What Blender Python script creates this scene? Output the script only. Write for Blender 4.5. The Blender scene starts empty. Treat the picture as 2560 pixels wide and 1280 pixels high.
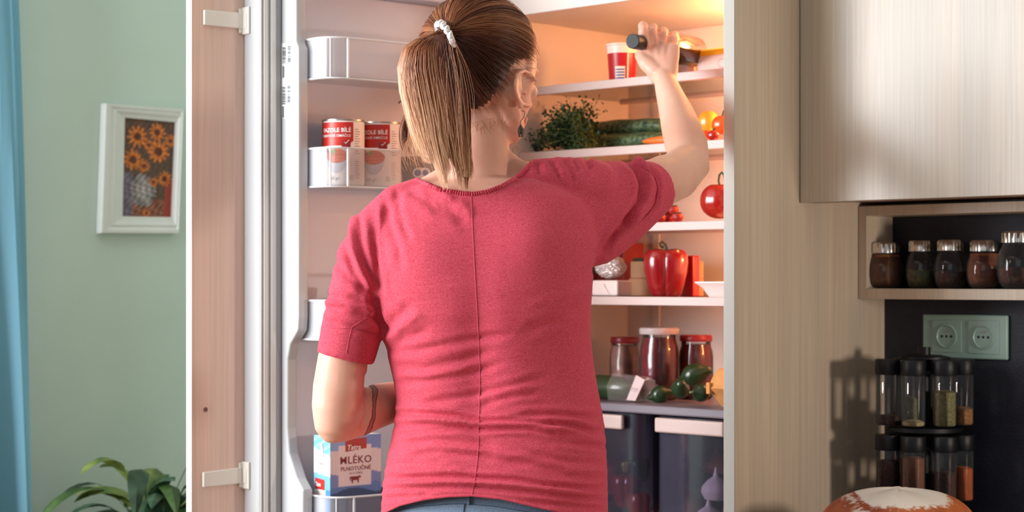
import bpy, bmesh, math, random
import numpy as np
from mathutils import Vector, Matrix
from mathutils.bvhtree import BVHTree

random.seed(7)
rng = np.random.default_rng(7)
SC = bpy.context.scene
COL = SC.collection

# ------------------------------------------------------------------ camera, world, lights, exposure
FPX = 4670.0          # focal length in pixels of a 2560 px wide frame
HY = 700.0            # horizon row
EYE = 1.25            # camera height
cam_d = bpy.data.cameras.new('camera')
cam = bpy.data.objects.new('camera', cam_d)
COL.objects.link(cam)
cam.location = (0, 0, EYE)
cam.rotation_euler = (math.pi / 2, 0, 0)
cam_d.sensor_width = 36.0
cam_d.lens = 36.0 * FPX / 2560.0
cam_d.shift_y = (HY - 640.0) / 2560.0
cam_d.clip_start = 0.05
cam_d.dof.use_dof = True
cam_d.dof.focus_distance = 2.84
cam_d.dof.aperture_fstop = 4.5
SC.camera = cam

world = bpy.data.worlds.new('world')
SC.world = world
world.use_nodes = True
world.node_tree.nodes['Background'].inputs[0].default_value = (0.80, 0.90, 1.0, 1)
world.node_tree.nodes['Background'].inputs[1].default_value = 0.17

U = np.array([0.70711, -0.70711, 0.0])     # along the kitchen front, towards the viewer's right
V = np.array([0.70711, 0.70711, 0.0])      # into the kitchen wall


def area(name, loc, aim, sx, sy, power, col):
    l = bpy.data.lights.new(name, 'AREA')
    l.shape = 'RECTANGLE'
    l.size, l.size_y = sx, sy
    l.energy = power
    l.color = col
    o = bpy.data.objects.new(name, l)
    COL.objects.link(o)
    o.location = loc
    d = Vector(aim) - Vector(loc)
    o.rotation_euler = d.to_track_quat('-Z', 'Y').to_euler()
    return o


area('window_light', (-2.15, 2.35, 1.6), (-0.2, 2.95, 1.35), 1.3, 1.3, 92, (0.97, 0.98, 1.0))
area('worktop_lamp', (1.631, 2.17, 1.2), (0.45, 3.30, 1.15), 0.14, 0.14, 8.0, (1.0, 0.86, 0.74))
area('room_fill', (-0.5, -0.3, 2.1), (0.1, 2.9, 1.2), 1.8, 1.2, 4, (1.0, 0.93, 0.90))


def point(name, loc, power, col, r):
    l = bpy.data.lights.new(name, 'POINT')
    l.energy = power
    l.color = col
    l.shadow_soft_size = r
    o = bpy.data.objects.new(name, l)
    COL.objects.link(o)
    o.location = loc
    return o


SC.view_settings.view_transform = 'Standard'
SC.view_settings.look = 'None'
SC.view_settings.gamma = 1.0
SC.view_settings.use_curve_mapping = False
SC.view_settings.exposure = 0.2
SC.render.film_transparent = False

# ------------------------------------------------------------------ places
F0 = np.array([0.3587, 3.16, 0.0])         # inner front corner of the fridge housing's right panel
H0 = np.array([-0.0655, 3.584, 0.0])       # fridge door hinge
ES = np.array([-0.766, -0.643, 0.0])       # door: from the hinge to the free edge
EN = np.array([0.643, -0.766, 0.0])        # door: out of its inner face


def W(px, py, Y):
    """a point of the room at depth Y on the line of sight through a pixel"""
    return np.array([(px - 1280.0) / FPX * Y, Y, EYE + (HY - py) / FPX * Y])


def K(a, b, z):
    """kitchen frame: a to the left along the front, b into the wall"""
    return F0 - a * U + b * V + np.array([0, 0, z])


def D(s, n, z):
    """door frame"""
    return H0 + s * ES + n * EN + np.array([0, 0, z])


# ------------------------------------------------------------------ materials
def lin(c):
    if isinstance(c, str):
        c = [int(c[i:i + 2], 16) / 255 for i in (0, 2, 4)]
    return [x / 12.92 if x <= 0.04045 else ((x + 0.055) / 1.055) ** 2.4 for x in c]


MATS = {}


def new_mat(name):
    m = bpy.data.materials.new(name)
    m.use_nodes = True
    MATS[name] = m
    nt = m.node_tree
    return m, nt, nt.nodes['Principled BSDF'], nt.nodes['Material Output']


def pm(name, col, rough=0.5, metal=0.0, spec=0.5, noise=0.0, nscale=8.0, bump=0.0, bscale=60.0, coat=0.0,
       alpha=None, sss=0.0, sssr=(1, .4, .25), stretch=(1, 1, 1), attr=None, emit=None, estr=0.0, sheen=0.0, trans=0.0):
    m, nt, p, out = new_mat(name)
    c = lin(col)
    p.inputs['Base Color'].default_value = (*c, 1)
    p.inputs['Roughness'].default_value = rough
    p.inputs['Metallic'].default_value = metal
    p.inputs['Specular IOR Level'].default_value = spec
    if coat:
        p.inputs['Coat Weight'].default_value = coat
        p.inputs['Coat Roughness'].default_value = 0.08
    if sss:
        p.inputs['Subsurface Weight'].default_value = sss
        p.inputs['Subsurface Radius'].default_value = sssr
        p.inputs['Subsurface Scale'].default_value = 0.006
    if sheen:
        p.inputs['Sheen Weight'].default_value = sheen
    if trans:
        p.inputs['Transmission Weight'].default_value = trans
    if alpha is not None:
        p.inputs['Alpha'].default_value = alpha
    if emit:
        p.inputs['Emission Color'].default_value = (*lin(emit), 1)
        p.inputs['Emission Strength'].default_value = estr
    N, L = nt.nodes, nt.links
    if noise or bump:
        tc = N.new('ShaderNodeTexCoord')
        mp = N.new('ShaderNodeMapping')
        mp.inputs['Scale'].default_value = stretch
        L.new(tc.outputs['Object'], mp.inputs[0])
    if attr:
        a = N.new('ShaderNodeAttribute')
        a.attribute_name = attr
        src = a.outputs['Color']
        L.new(src, p.inputs['Base Color'])
    else:
        src = None
    if noise:
        n = N.new('ShaderNodeTexNoise')
        n.inputs['Scale'].default_value = nscale
        n.inputs['Detail'].default_value = 5
        L.new(mp.outputs[0], n.inputs['Vector'])
        mr = N.new('ShaderNodeMapRange')
        mr.inputs['From Min'].default_value = 0.25
        mr.inputs['From Max'].default_value = 0.75
        mr.inputs['To Min'].default_value = 1 - noise
        mr.inputs['To Max'].default_value = 1 + noise
        L.new(n.outputs['Fac'], mr.inputs['Value'])
        mx = N.new('ShaderNodeVectorMath')
        mx.operation = 'SCALE'
        if src:
            L.new(src, mx.inputs[0])
        else:
            mx.inputs[0].default_value = c
        L.new(mr.outputs[0], mx.inputs['Scale'])
        L.new(mx.outputs[0], p.inputs['Base Color'])
    if bump:
        n2 = N.new('ShaderNodeTexNoise')
        n2.inputs['Scale'].default_value = bscale
        n2.inputs['Detail'].default_value = 3
        L.new(mp.outputs[0], n2.inputs['Vector'])
        b = N.new('ShaderNodeBump')
        b.inputs['Strength'].default_value = bump
        b.inputs['Distance'].default_value = 0.002
        L.new(n2.outputs['Fac'], b.inputs['Height'])
        L.new(b.outputs[0], p.inputs['Normal'])
    return m


def wood(name, c1, c2, c3, rough=0.42, knots=()):
    """pale laminate, grain running upwards"""
    m, nt, p, out = new_mat(name)
    N, L = nt.nodes, nt.links
    tc = N.new('ShaderNodeTexCoord')
    # warp
    mp = N.new('ShaderNodeMapping')
    mp.inputs['Scale'].default_value = (9, 9, 0.55)
    L.new(tc.outputs['Object'], mp.inputs[0])
    n1 = N.new('ShaderNodeTexNoise')
    n1.inputs['Scale'].default_value = 1.6
    n1.inputs['Detail'].default_value = 4
    n1.inputs['Distortion'].default_value = 0.6
    L.new(mp.outputs[0], n1.inputs['Vector'])
    mp2 = N.new('ShaderNodeMapping')
    mp2.inputs['Scale'].default_value = (190, 190, 3.2)
    L.new(tc.outputs['Object'], mp2.inputs[0])
    n2 = N.new('ShaderNodeTexNoise')
    n2.inputs['Scale'].default_value = 1.0
    n2.inputs['Detail'].default_value = 5
    n2.inputs['Distortion'].default_value = 0.8
    L.new(mp2.outputs[0], n2.inputs['Vector'])
    r1 = N.new('ShaderNodeValToRGB')
    r1.color_ramp.elements[0].position = 0.32
    r1.color_ramp.elements[0].color = (*lin(c1), 1)
    r1.color_ramp.elements[1].position = 0.68
    r1.color_ramp.elements[1].color = (*lin(c2), 1)
    L.new(n1.outputs['Fac'], r1.inputs[0])
    mr = N.new('ShaderNodeMapRange')
    mr.inputs['From Min'].default_value = 0.35
    mr.inputs['From Max'].default_value = 0.62
    mr.inputs['To Min'].default_value = 0.30
    mr.inputs['To Max'].default_value = 0.0
    L.new(n2.outputs['Fac'], mr.inputs['Value'])
    mx = N.new('ShaderNodeMix')
    mx.data_type = 'RGBA'
    L.new(mr.outputs[0], mx.inputs['Factor'])
    L.new(r1.outputs[0], mx.inputs['A'])
    mx.inputs['B'].default_value = (*lin(c3), 1)
    last = mx.outputs['Result']
    for (kx, ky, kz, kr) in knots:      # a knot: dark, drawn out along the grain
        sub = N.new('ShaderNodeVectorMath')
        sub.operation = 'SUBTRACT'
        L.new(tc.outputs['Object'], sub.inputs[0])
        sub.inputs[1].default_value = (kx, ky, kz)
        sc = N.new('ShaderNodeVectorMath')
        sc.operation = 'MULTIPLY'
        sc.inputs[1].default_value = (1 / kr, 1 / kr, 0.38 / kr)
        L.new(sub.outputs[0], sc.inputs[0])
        ln = N.new('ShaderNodeVectorMath')
        ln.operation = 'LENGTH'
        L.new(sc.outputs[0], ln.inputs[0])
        ad = N.new('ShaderNodeMath')
        ad.operation = 'ADD'
        L.new(ln.outputs['Value'], ad.inputs[0])
        L.new(n2.outputs['Fac'], ad.inputs[1])
        m2 = N.new('ShaderNodeMapRange')
        m2.inputs['From Min'].default_value = 0.35
        m2.inputs['From Max'].default_value = 1.5
        m2.inputs['To Min'].default_value = 0.75
        m2.inputs['To Max'].default_value = 0.0
        L.new(ad.outputs[0], m2.inputs['Value'])
        mk = N.new('ShaderNodeMix')
        mk.data_type = 'RGBA'
        L.new(m2.outputs[0], mk.inputs['Factor'])
        L.new(last, mk.inputs['A'])
        mk.inputs['B'].default_value = (*lin('8a7260'), 1)
        last = mk.outputs['Result']
    L.new(last, p.inputs['Base Color'])
    p.inputs['Roughness'].default_value = rough
    b = N.new('ShaderNodeBump')
    b.inputs['Strength'].default_value = 0.12
    b.inputs['Distance'].default_value = 0.001
    L.new(n2.outputs['Fac'], b.inputs['Height'])
    L.new(b.outputs[0], p.inputs['Normal'])
    return m


def glassy(name, col, alpha, rough=0.05, edge=0.6, ior=1.45, tint=(.97, .97, .97)):
    """thin clear plastic or glass: see-through, with a Fresnel gloss"""
    m, nt, p, out = new_mat(name)
    N, L = nt.nodes, nt.links
    tr = N.new('ShaderNodeBsdfTransparent')
    tr.inputs[0].default_value = (*tint, 1)
    gl = N.new('ShaderNodeBsdfGlossy')
    gl.inputs['Roughness'].default_value = rough
    fr = N.new('ShaderNodeFresnel')
    fr.inputs['IOR'].default_value = ior
    m0 = N.new('ShaderNodeMixShader')
    L.new(fr.outputs[0], m0.inputs[0])
    L.new(tr.outputs[0], m0.inputs[1])
    L.new(gl.outputs[0], m0.inputs[2])
    p.inputs['Base Color'].default_value = (*lin(col), 1)
    p.inputs['Roughness'].default_value = rough
    p.inputs['IOR'].default_value = ior
    lw = N.new('ShaderNodeLayerWeight')
    lw.inputs['Blend'].default_value = 0.35
    mr = N.new('ShaderNodeMapRange')
    mr.inputs['To Min'].default_value = alpha
    mr.inputs['To Max'].default_value = edge
    L.new(lw.outputs['Facing'], mr.inputs['Value'])
    ms = N.new('ShaderNodeMixShader')
    L.new(mr.outputs[0], ms.inputs[0])
    L.new(m0.outputs[0], ms.inputs[1])
    L.new(p.outputs[0], ms.inputs[2])
    L.new(ms.outputs[0], out.inputs['Surface'])
    return m


M = {}
M['wall'] = pm('mint_paint', 'c3d8ce', 0.9, noise=0.05, nscale=3, bump=0.25, bscale=220)
M['ceiling'] = pm('ceiling_paint', 'eeeeea', 0.9, noise=0.02)
M['floor'] = pm('floor_laminate', 'a98a68', 0.5, noise=0.15, nscale=6, stretch=(1, 8, 1))
M['wood'] = wood('pale_acacia_laminate', 'd3bfa8', 'c3b5a2', 'a58e78')
M['wood_up'] = wood('pale_acacia_laminate_knotted', 'c8bba9', 'bab3a8', '9c8976', 0.3, knots=((0.628, 3.155, 1.565, 0.016),))
M['wood_door'] = wood('pale_acacia_laminate_door', 'e4c6b6', 'dbbfb0', 'c39e90')  # same wood, with pink bounced light put into its colour
M['edge'] = pm('cream_edge_band', 'f3eee2', 0.35)
M['edge_grey'] = pm('pale_edge_band', 'a9a8a1', 0.5)
M['white'] = pm('white_fridge_plastic', 'b9bdc0', 0.32, spec=0.5, noise=0.015)
M['liner'] = pm('white_liner_plastic', 'dfd3cc', 0.38, noise=0.01)
M['dark_gap'] = pm('gap_shade_grey', 'a4a6aa', 0.7)  # grey for the shade in the gap beside the gasket
M['gasket'] = pm('soft_white_rubber', 'dcdedc', 0.6)
M['bin'] = glassy('clear_bin_plastic', 'f2f5fc', 0.12, 0.08, 0.6)
M['bin_rim'] = glassy('frosted_bin_rim', 'eef0f4', 0.7, 0.12, 0.9)
M['glass'] = glassy('shelf_glass', 'd9e6e2', 0.04, 0.03, 0.2)
M['jar_glass'] = glassy('jar_glass', 'a7acb0', 0.02, 0.03, 0.12, 1.5)
M['drawer'] = glassy('smoky_drawer_plastic', '5c5a6c', 0.10, 0.1, 0.3, tint=(.80, .78, .86))
M['trim'] = pm('white_shelf_trim', 'bfa8a2', 0.4)
M['black'] = pm('black_plastic', '101116', 0.45, spec=.3)
M['backsplash'] = pm('blue_black_laminate', '161c2b', 0.55, noise=0.3, nscale=60, bump=0.3, bscale=200)
M['counter'] = pm('dark_counter', '2a2624', 0.4, noise=0.2, nscale=40)
M['socket'] = pm('grey_white_switch_plastic', '93b3a9', 0.35)
M['steel'] = pm('brushed_steel', 'd6d3cc', 0.22, metal=1.0)
M['red_label'] = pm('red_label_print', 'b8281e', 0.4)
M['white_label'] = pm('white_label_print', 'ece4de', 0.45)
M['ink'] = pm('black_ink', '24242c', 0.6)
M['grey_ink'] = pm('grey_ink', '9a9090', 0.6)
M['white_ink'] = pm('white_ink', 'f6f2ee', 0.5)
M['red_ink'] = pm('dark_red_ink', '8d1c22', 0.5)
M['vcol'] = pm('painted_colours', 'ffffff', 0.55, attr='Col')
M['vcol_gloss'] = pm('printed_colours', 'ffffff', 0.35, attr='Col')


# ------------------------------------------------------------------ mesh helpers
class MB:
    def __init__(s):
        s.v = []
        s.f = []
        s.mi = []
        s.m = 0
        s.smooth = True

    def add(s, vs, fs):
        o = len(s.v)
        s.v.extend([tuple(map(float, p)) for p in vs])
        s.f.extend([tuple(i + o for i in f) for f in fs])
        s.mi.extend([s.m] * len(fs))
        return s

    def hexa(s, p):
        return s.add(p, [(0, 3, 2, 1), (4, 5, 6, 7), (0, 1, 5, 4), (1, 2, 6, 5), (2, 3, 7, 6), (3, 0, 4, 7)])

    def box(s, fn, a0, a1, b0, b1, z0, z1):
        return s.hexa([fn(a0, b0, z0), fn(a1, b0, z0), fn(a1, b1, z0), fn(a0, b1, z0),
                       fn(a0, b0, z1), fn(a1, b0, z1), fn(a1, b1, z1), fn(a0, b1, z1)])

    def rings(s, rs, cap0=True, cap1=True, closed=True):
        n = len(rs[0])
        vs = [p for r in rs for p in r]
        fs = []
        m = n if closed else n - 1
        for i in range(len(rs) - 1):
            for j in range(m):
                k = (j + 1) % n
                fs.append((i * n + j, i * n + k, (i + 1) * n + k, (i + 1) * n + j))
        if cap0:
            fs.append(tuple(range(n))[::-1])
        if cap1:
            fs.append(tuple((len(rs) - 1) * n + j for j in range(n)))
        return s.add(vs, fs)

    def lathe(s, c, prof, seg=24, axis=(0, 0, 1), lobes=0, lob=0.0, sx=1, sy=1, ph=0):
        c = np.array(c, float)
        az = np.array(axis, float)
        az /= np.linalg.norm(az)
        t = np.array([1, 0, 0]) if abs(az[0]) < 0.9 else np.array([0, 1, 0])
        ax = np.cross(t, az)
        ax /= np.linalg.norm(ax)
        ay = np.cross(az, ax)
        rs = []
        for (r, z) in prof:
            r = max(r, 1e-5)
            ring = []
            for j in range(seg):
                th = 2 * math.pi * j / seg + ph
                k = 1 + lob * (abs(math.cos(lobes * th / 2)) ** 0.7 - 0.6) if lobes else 1
                ring.append(c + az * z + ax * (r * k * sx * math.cos(th)) + ay * (r * k * sy * math.sin(th)))
            rs.append(ring)
        return s.rings(rs)

    def tube(s, pts, rad, seg=12, flat=None, up=None, caps=True, round_ends=False):
        """tube through points; rad a number or list; flat: thickness factor on the second axis"""
        P = [np.array(p, float) for p in pts]
        n = len(P)
        R = [rad] * n if np.isscalar(rad) else list(rad)
        Fl = [1.0] * n if flat is None else ([flat] * n if np.isscalar(flat) else list(flat))
        T = []
        for i in range(n):
            d = P[min(i + 1, n - 1)] - P[max(i - 1, 0)]
            T.append(d / (np.linalg.norm(d) + 1e-12))
        if up is None:
            up = np.array([0, 0, 1.0]) if abs(T[0][2]) < 0.9 else np.array([1.0, 0, 0])
        u = np.array(up, float)
        rs = []
        if round_ends:
            extra = []
            for e in (0, n - 1):
                sgn = -1 if e == 0 else 1
                ex = [(P[e] + sgn * T[e] * R[e] * math.sin(q), R[e] * math.cos(q), T[e], Fl[e]) for q in (0.5, 1.0, 1.35)]
                extra.append(ex)
            seq = extra[0][::-1] + [(P[i], R[i], T[i], Fl[i]) for i in range(n)] + extra[1]
        else:
            seq = [(P[i], R[i], T[i], Fl[i]) for i in range(n)]
        for (p, r, t, fl) in seq:
            u = u - t * np.dot(u, t)
            u /= np.linalg.norm(u) + 1e-12
            w = np.cross(t, u)
            rs.append([p + u * (r * fl * math.cos(2 * math.pi * j / seg)) + w * (r * math.sin(2 * math.pi * j / seg)) for j in range(seg)])
        return s.rings(rs, caps, caps)

    def ball(s, c, rx, ry=None, rz=None, axes=None, nu=20, nv=14):
        ry = rx if ry is None else ry
        rz = rx if rz is None else rz
        A = np.eye(3) if axes is None else np.array(axes, float)
        c = np.array(c, float)
        rs = []
        for i in range(nv + 1):
            ph = -math.pi / 2 + math.pi * i / nv
            cr = max(math.cos(ph), 1e-3)
            rs.append([c + A[0] * rx * cr * math.cos(2 * math.pi * j / nu) + A[1] * ry * cr * math.sin(2 * math.pi * j / nu) + A[2] * rz * math.sin(ph) for j in range(nu)])
        return s.rings(rs)

    def build(s, name, mats, parent=None, smooth=None, bevel=0.0, seg=2, recalc=True, cols=None):
        me = bpy.data.meshes.new(name)
        v = np.array(s.v, float)
        if parent is not None:
            v = v - np.array(root_loc(parent))
        me.from_pydata([tuple(p) for p in v], [], s.f)
        if not isinstance(mats, (list, tuple)):
            mats = [mats]
        for m in mats:
            me.materials.append(m)
        if len(mats) > 1:
            me.polygons.foreach_set('material_index', s.mi)
        if cols is not None:
            at = me.color_attributes.new('Col', 'FLOAT_COLOR', 'POINT')
            at.data.foreach_set('color', np.asarray(cols, float).ravel())
        if recalc:
            bm = bmesh.new()
            bm.from_mesh(me)
            bmesh.ops.recalc_face_normals(bm, faces=bm.faces)
            bm.to_mesh(me)
            bm.free()
        if smooth if smooth is not None else s.smooth:
            me.polygons.foreach_set('use_smooth', [True] * len(me.polygons))
            try:
                me.set_sharp_from_angle(angle=math.radians(38))
            except Exception:
                pass
        o = bpy.data.objects.new(name, me)
        COL.objects.link(o)
        if parent is not None:
            o.parent = parent
        if bevel:
            b = o.modifiers.new('bevel', 'BEVEL')
            b.width = bevel
            b.segments = seg
            b.limit_method = 'ANGLE'
            b.harden_normals = False
        return o


def root_loc(o):
    p = np.zeros(3)
    while o is not None:
        p += np.array(o.location)
        o = o.parent
    return p


def tag(o, label=None, cat=None, group=None, kind=None):
    if label:
        o['label'] = label
    if cat:
        o['category'] = cat
    if group:
        o['group'] = group
    if kind:
        o['kind'] = kind
    return o


def thing(name, label, cat, loc, group=None):
    o = bpy.data.objects.new(name, None)
    COL.objects.link(o)
    o.location = tuple(map(float, loc))
    o.empty_display_size = 0.05
    return tag(o, label, cat, group)


def copy_tree(o, parent=None):
    c = o.copy()
    COL.objects.link(c)
    c.parent = parent
    for ch in list(o.children):
        copy_tree(ch, c)
    return c


def struct(mb, name, m, **kw):
    return tag(mb.build(name, m, **kw), kind='structure')


def bx(fn, *a):
    return MB().box(fn, *a)


ID = lambda x, y, z: np.array([x, y, z], float)


def text_geo(txt, size, bold=0.0, spacing=1.0, align='LEFT', shear=0.0):
    c = bpy.data.curves.new('txt', 'FONT')
    c.body = txt
    c.size = size
    c.offset = bold
    c.space_character = spacing
    c.align_x = align
    c.shear = shear
    c.resolution_u = 2
    o = bpy.data.objects.new('txt', c)
    COL.objects.link(o)
    dg = bpy.context.evaluated_depsgraph_get()
    me = bpy.data.meshes.new_from_object(o.evaluated_get(dg))
    v = [tuple(p.co) for p in me.vertices]
    f = [tuple(p.vertices) for p in me.polygons]
    bpy.data.objects.remove(o)
    bpy.data.curves.remove(c)
    bpy.data.meshes.remove(me)
    return v, f


def put_text(mb, txt, size, fn, bold=0.0, spacing=1.0, align='LEFT', x0=0, y0=0, shear=0.0):
    v, f = text_geo(txt, size, bold, spacing, align, shear)
    mb.add([fn(p[0] + x0, p[1] + y0) for p in v], f)


def flat_fn(o, ex, ez, lift=None, d=0.0):
    o = np.array(o, float)
    ex = np.array(ex, float)
    ez = np.array(ez, float)
    add = np.zeros(3) if lift is None else np.array(lift, float) * d
    return lambda x, y: o + ex * x + ez * y + add


def patch(mb, fn, x0, x1, lo, hi, n=12):
    """strip between two curves on a mapped surface"""
    xs = np.linspace(x0, x1, n + 1)
    lo = lo if callable(lo) else (lambda x, k=lo: k)
    hi = hi if callable(hi) else (lambda x, k=hi: k)
    vs = []
    for x in xs:
        vs += [fn(x, lo(x)), fn(x, hi(x))]
    mb.add(vs, [(2 * i, 2 * i + 2, 2 * i + 3, 2 * i + 1) for i in range(n)])


def disc2(mb, fn, cx, cy, rx, ry, n=20, a0=0, a1=2 * math.pi):
    vs = [fn(cx, cy)] + [fn(cx + rx * math.cos(a0 + (a1 - a0) * i / n), cy + ry * math.sin(a0 + (a1 - a0) * i / n)) for i in range(n + 1)]
    mb.add(vs, [(0, i + 1, i + 2) for i in range(n)])


def colour_grid(fn, x0, x1, y0, y1, nx, ny, colf):
    mb = MB()
    xs = np.linspace(x0, x1, nx + 1)
    ys = np.linspace(y0, y1, ny + 1)
    vs = []
    cols = []
    for y in ys:
        for x in xs:
            vs.append(fn(x, y))
            cols.append((*lin(colf((x - x0) / (x1 - x0), (y - y0) / (y1 - y0))), 1))
    fs = [(j * (nx + 1) + i, j * (nx + 1) + i + 1, (j + 1) * (nx + 1) + i + 1, (j + 1) * (nx + 1) + i) for j in range(ny) for i in range(nx)]
    mb.add(vs, fs)
    return mb, cols

# ================================================================== the setting
struct(bx(ID, -4, 4, -1.5, 6, -0.05, 0.0), 'floor', M['floor'])
struct(bx(ID, -4, 4, -1.5, 6, 2.6, 2.65), 'ceiling', M['ceiling'])
BW = 0.451                       # kitchen wall plane
AL = 1.411                       # mint wall plane
struct(bx(K, AL, -2.6, BW, BW + 0.08, 0, 2.6), 'wall_back', M['wall'])
wl = MB()
WB0, WB1, WZ0, WZ1 = -2.35, -0.95, 0.95, 2.25
wl.box(K, AL, AL + 0.1, WB1, BW + 0.08, 0, 2.6)
wl.box(K, AL, AL + 0.1, -3.6, WB0, 0, 2.6)
wl.box(K, AL, AL + 0.1, WB0, WB1, 0, WZ0)
wl.box(K, AL, AL + 0.1, WB0, WB1, WZ1, 2.6)
struct(wl, 'wall_left', M['wall'], smooth=False)
wf = MB()
for (b0, b1, z0, z1) in ((WB0, WB0 + .05, WZ0, WZ1), (WB1 - .05, WB1, WZ0, WZ1), (WB0 + .05, WB1 - .05, WZ0, WZ0 + .05), (WB0 + .05, WB1 - .05, WZ1 - .05, WZ1)):
    wf.box(K, AL + .02, AL + .08, b0, b1, z0, z1)
struct(wf, 'window_1', M['edge'], smooth=False)
bb = MB().box(K, AL - 0.015, AL, -3.6, WB0 - .0, 0.0, 0.08)
bb.box(K, AL - 0.015, AL, WB0, BW - .02, 0.0, 0.08)
struct(bb, 'baseboard_left', M['edge'], smooth=False)

# ------------------------------------------------------------------ curtain at the window's edge
def curtain():
    mb = MB()
    n = 46
    top, bot = 2.42, 0.06
    rs = []
    for k in range(26):
        z = top + (bot - top) * k / 25
        y = HY - (z - EYE) * FPX / 3.72
        bend = -0.560 + 0.038 * (y / 1280.0)
        row = []
        for i in range(n + 1):
            t = i / n
            b = bend - 0.42 * t
            amp = 0.018 + 0.006 * math.sin(3 * z)
            a = 1.325 + amp * math.sin(t * 40 + 0.8 + 0.3 * math.sin(z * 2)) + 0.004 * math.sin(t * 91 + z * 3)
            row.append(K(a, b, z))
        rs.append(row)
    mb.rings(rs, False, False, closed=False)
    return mb


m, nt, p, out = new_mat('sheer_blue_fabric')
p.inputs['Base Color'].default_value = (*lin('86bcd4'), 1)
p.inputs['Roughness'].default_value = 0.85
tl = nt.nodes.new('ShaderNodeBsdfTranslucent')
tl.inputs[0].default_value = (*lin('9ccbe0'), 1)
ms = nt.nodes.new('ShaderNodeMixShader')
ms.inputs[0].default_value = 0.45
nt.links.new(p.outputs[0], ms.inputs[1])
nt.links.new(tl.outputs[0], ms.inputs[2])
nt.links.new(ms.outputs[0], out.inputs['Surface'])
M['curtain'] = m
cu_root = thing('curtain', 'sheer pale blue curtain hanging in soft folds beside the mint wall', 'curtain', K(1.33, -0.75, 0.06))
curtain().build('curtain_cloth', M['curtain'], cu_root, recalc=False)
MB().tube([K(1.33, -2.5, 2.44), K(1.33, -0.45, 2.44)], 0.012).build('curtain_rod', M['steel'], cu_root)
for bb_ in (-0.6, -2.3):
    MB().tube([K(1.33, bb_, 2.44), K(AL, bb_, 2.44)], 0.007).build('rod_bracket', M['steel'], cu_root)

# ------------------------------------------------------------------ framed flower painting
PR = thing('picture_frame', 'white framed painting of orange sunflowers in a grey vase on the mint wall', 'picture', K(AL, -0.22, 1.4))
def wall_pt(px, py, off=0.0):
    """where a sight line meets the plane in front of the mint wall"""
    a = AL - off
    k = (px - 1280.0) / FPX
    # K(a,b).x = k * K(a,b).y
    b = (k * (F0[1] - a * U[1]) - (F0[0] - a * U[0])) / (V[0] - k * V[1])
    q = K(a, b, 0)
    return np.array([b, EYE + (HY - py) / FPX * q[1]])
q = {n: wall_pt(x, y, 0.02) for n, (x, y) in dict(tl=(264, 258), tr=(459, 272), br=(447, 584), bl=(253, 583)).items()}
qi = {n: wall_pt(x, y, 0.006) for n, (x, y) in dict(tl=(309, 294), tr=(437, 306), br=(427, 543), bl=(303, 541)).items()}
q = {n: np.array(v) for n, v in q.items()}
fr = MB()
order = ('tl', 'tr', 'br', 'bl')
cen = sum(q.values()) / 4
prof = [(1.0, 0.0), (1.0, 0.012), (0.97, 0.020), (0.80, 0.020), (0.62, 0.016), (0.5, 0.018), (0.25, 0.012), (0.0, 0.010), (0.0, 0.004)]
rs = []
for n in order:
    rs.append([K(AL - 0.001 - d, *(qi[n] * (1 - t) + q[n] * t)) for (t, d) in prof])
rs.append(rs[0])
fr.rings(rs, False, False, closed=False)
M['frame'] = pm('white_painted_wood', 'd8dedb', 0.45, noise=0.03, nscale=20, bump=0.1)
fr.build('frame', M['frame'], PR, smooth=False, recalc=False)


def sunflowers(u, v):
    """u right, v up in 0..1 -> rgb"""
    n1 = math.sin(u * 37 + v * 21 + 3 * math.sin(v * 23)) * math.sin(v * 61 - u * 17)
    n2 = math.sin(u * 83 + 2 * math.sin(v * 47)) * math.cos(v * 97 + u * 31)
    c = np.array([0.36, 0.25, 0.20]) + 0.07 * n1 * np.array([1, .6, .3]) + 0.05 * n2
    if v < 0.62:
        g = max(0, n1) * 0.5
        c = c * (1 - g) + np.array([0.16, 0.30, 0.20]) * g
    if v < 0.18:
        c = np.array([0.50, 0.30, 0.22]) + 0.10 * n1 + 0.08 * n2
    if v < 0.45 and u < 0.22:
        c = np.array([0.42, 0.38, 0.44]) + 0.08 * n1
    if v < 0.4 and u > 0.85:
        c = np.array([0.58, 0.22, 0.16]) + 0.06 * n2
    # vase
    d = math.hypot((u - 0.42) / 0.24, (v - 0.27) / 0.17)
    if d < 1 + 0.1 * n1:
        c = np.array([0.62, 0.60, 0.60]) * (0.75 + 0.3 * (1 - d)) + 0.14 * n1 + 0.10 * n2
    for (fu, fv, r) in ((0.28, 0.82, .20), (0.66, 0.88, .17), (0.20, 0.58, .20), (0.70, 0.68, .22), (0.42, 0.52, .13), (0.84, 0.40, .15), (0.62, 0.36, .10), (0.93, 0.80, .12), (0.50, 0.74, .1), (0.5, 0.04, .08)):
        du, dv = (u - fu), (v - fv) * 1.75
        rr = math.hypot(du, dv) / r
        an = math.atan2(dv, du)
        edge = 0.82 + 0.18 * math.cos(an * 11 + fu * 30) + 0.08 * n2
        if rr < edge:
            if rr < 0.36:
                c = np.array([0.34, 0.14, 0.08]) + 0.10 * n2
            else:
                w = 0.5 + 0.5 * math.cos(an * 11 + 2)
                c = np.array([0.84, 0.45, 0.17]) * (0.75 + 0.25 * w) + 0.10 * n1 * np.array([1, .8, .2])
                c = c + np.array([0.08, 0.12, 0.02]) * max(0, n2)
    return tuple(float(min(1, max(0, x))) for x in c)


def canv(x, y):
    top = qi['tl'] * (1 - x) + qi['tr'] * x
    bot = qi['bl'] * (1 - x) + qi['br'] * x
    return K(AL - 0.006, *(bot * (1 - y) + top * y))


g, cols = colour_grid(canv, 0, 1, 0, 1, 90, 150, sunflowers)
g.build('painted_canvas', M['vcol'], PR, smooth=False, recalc=False, cols=cols)

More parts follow.
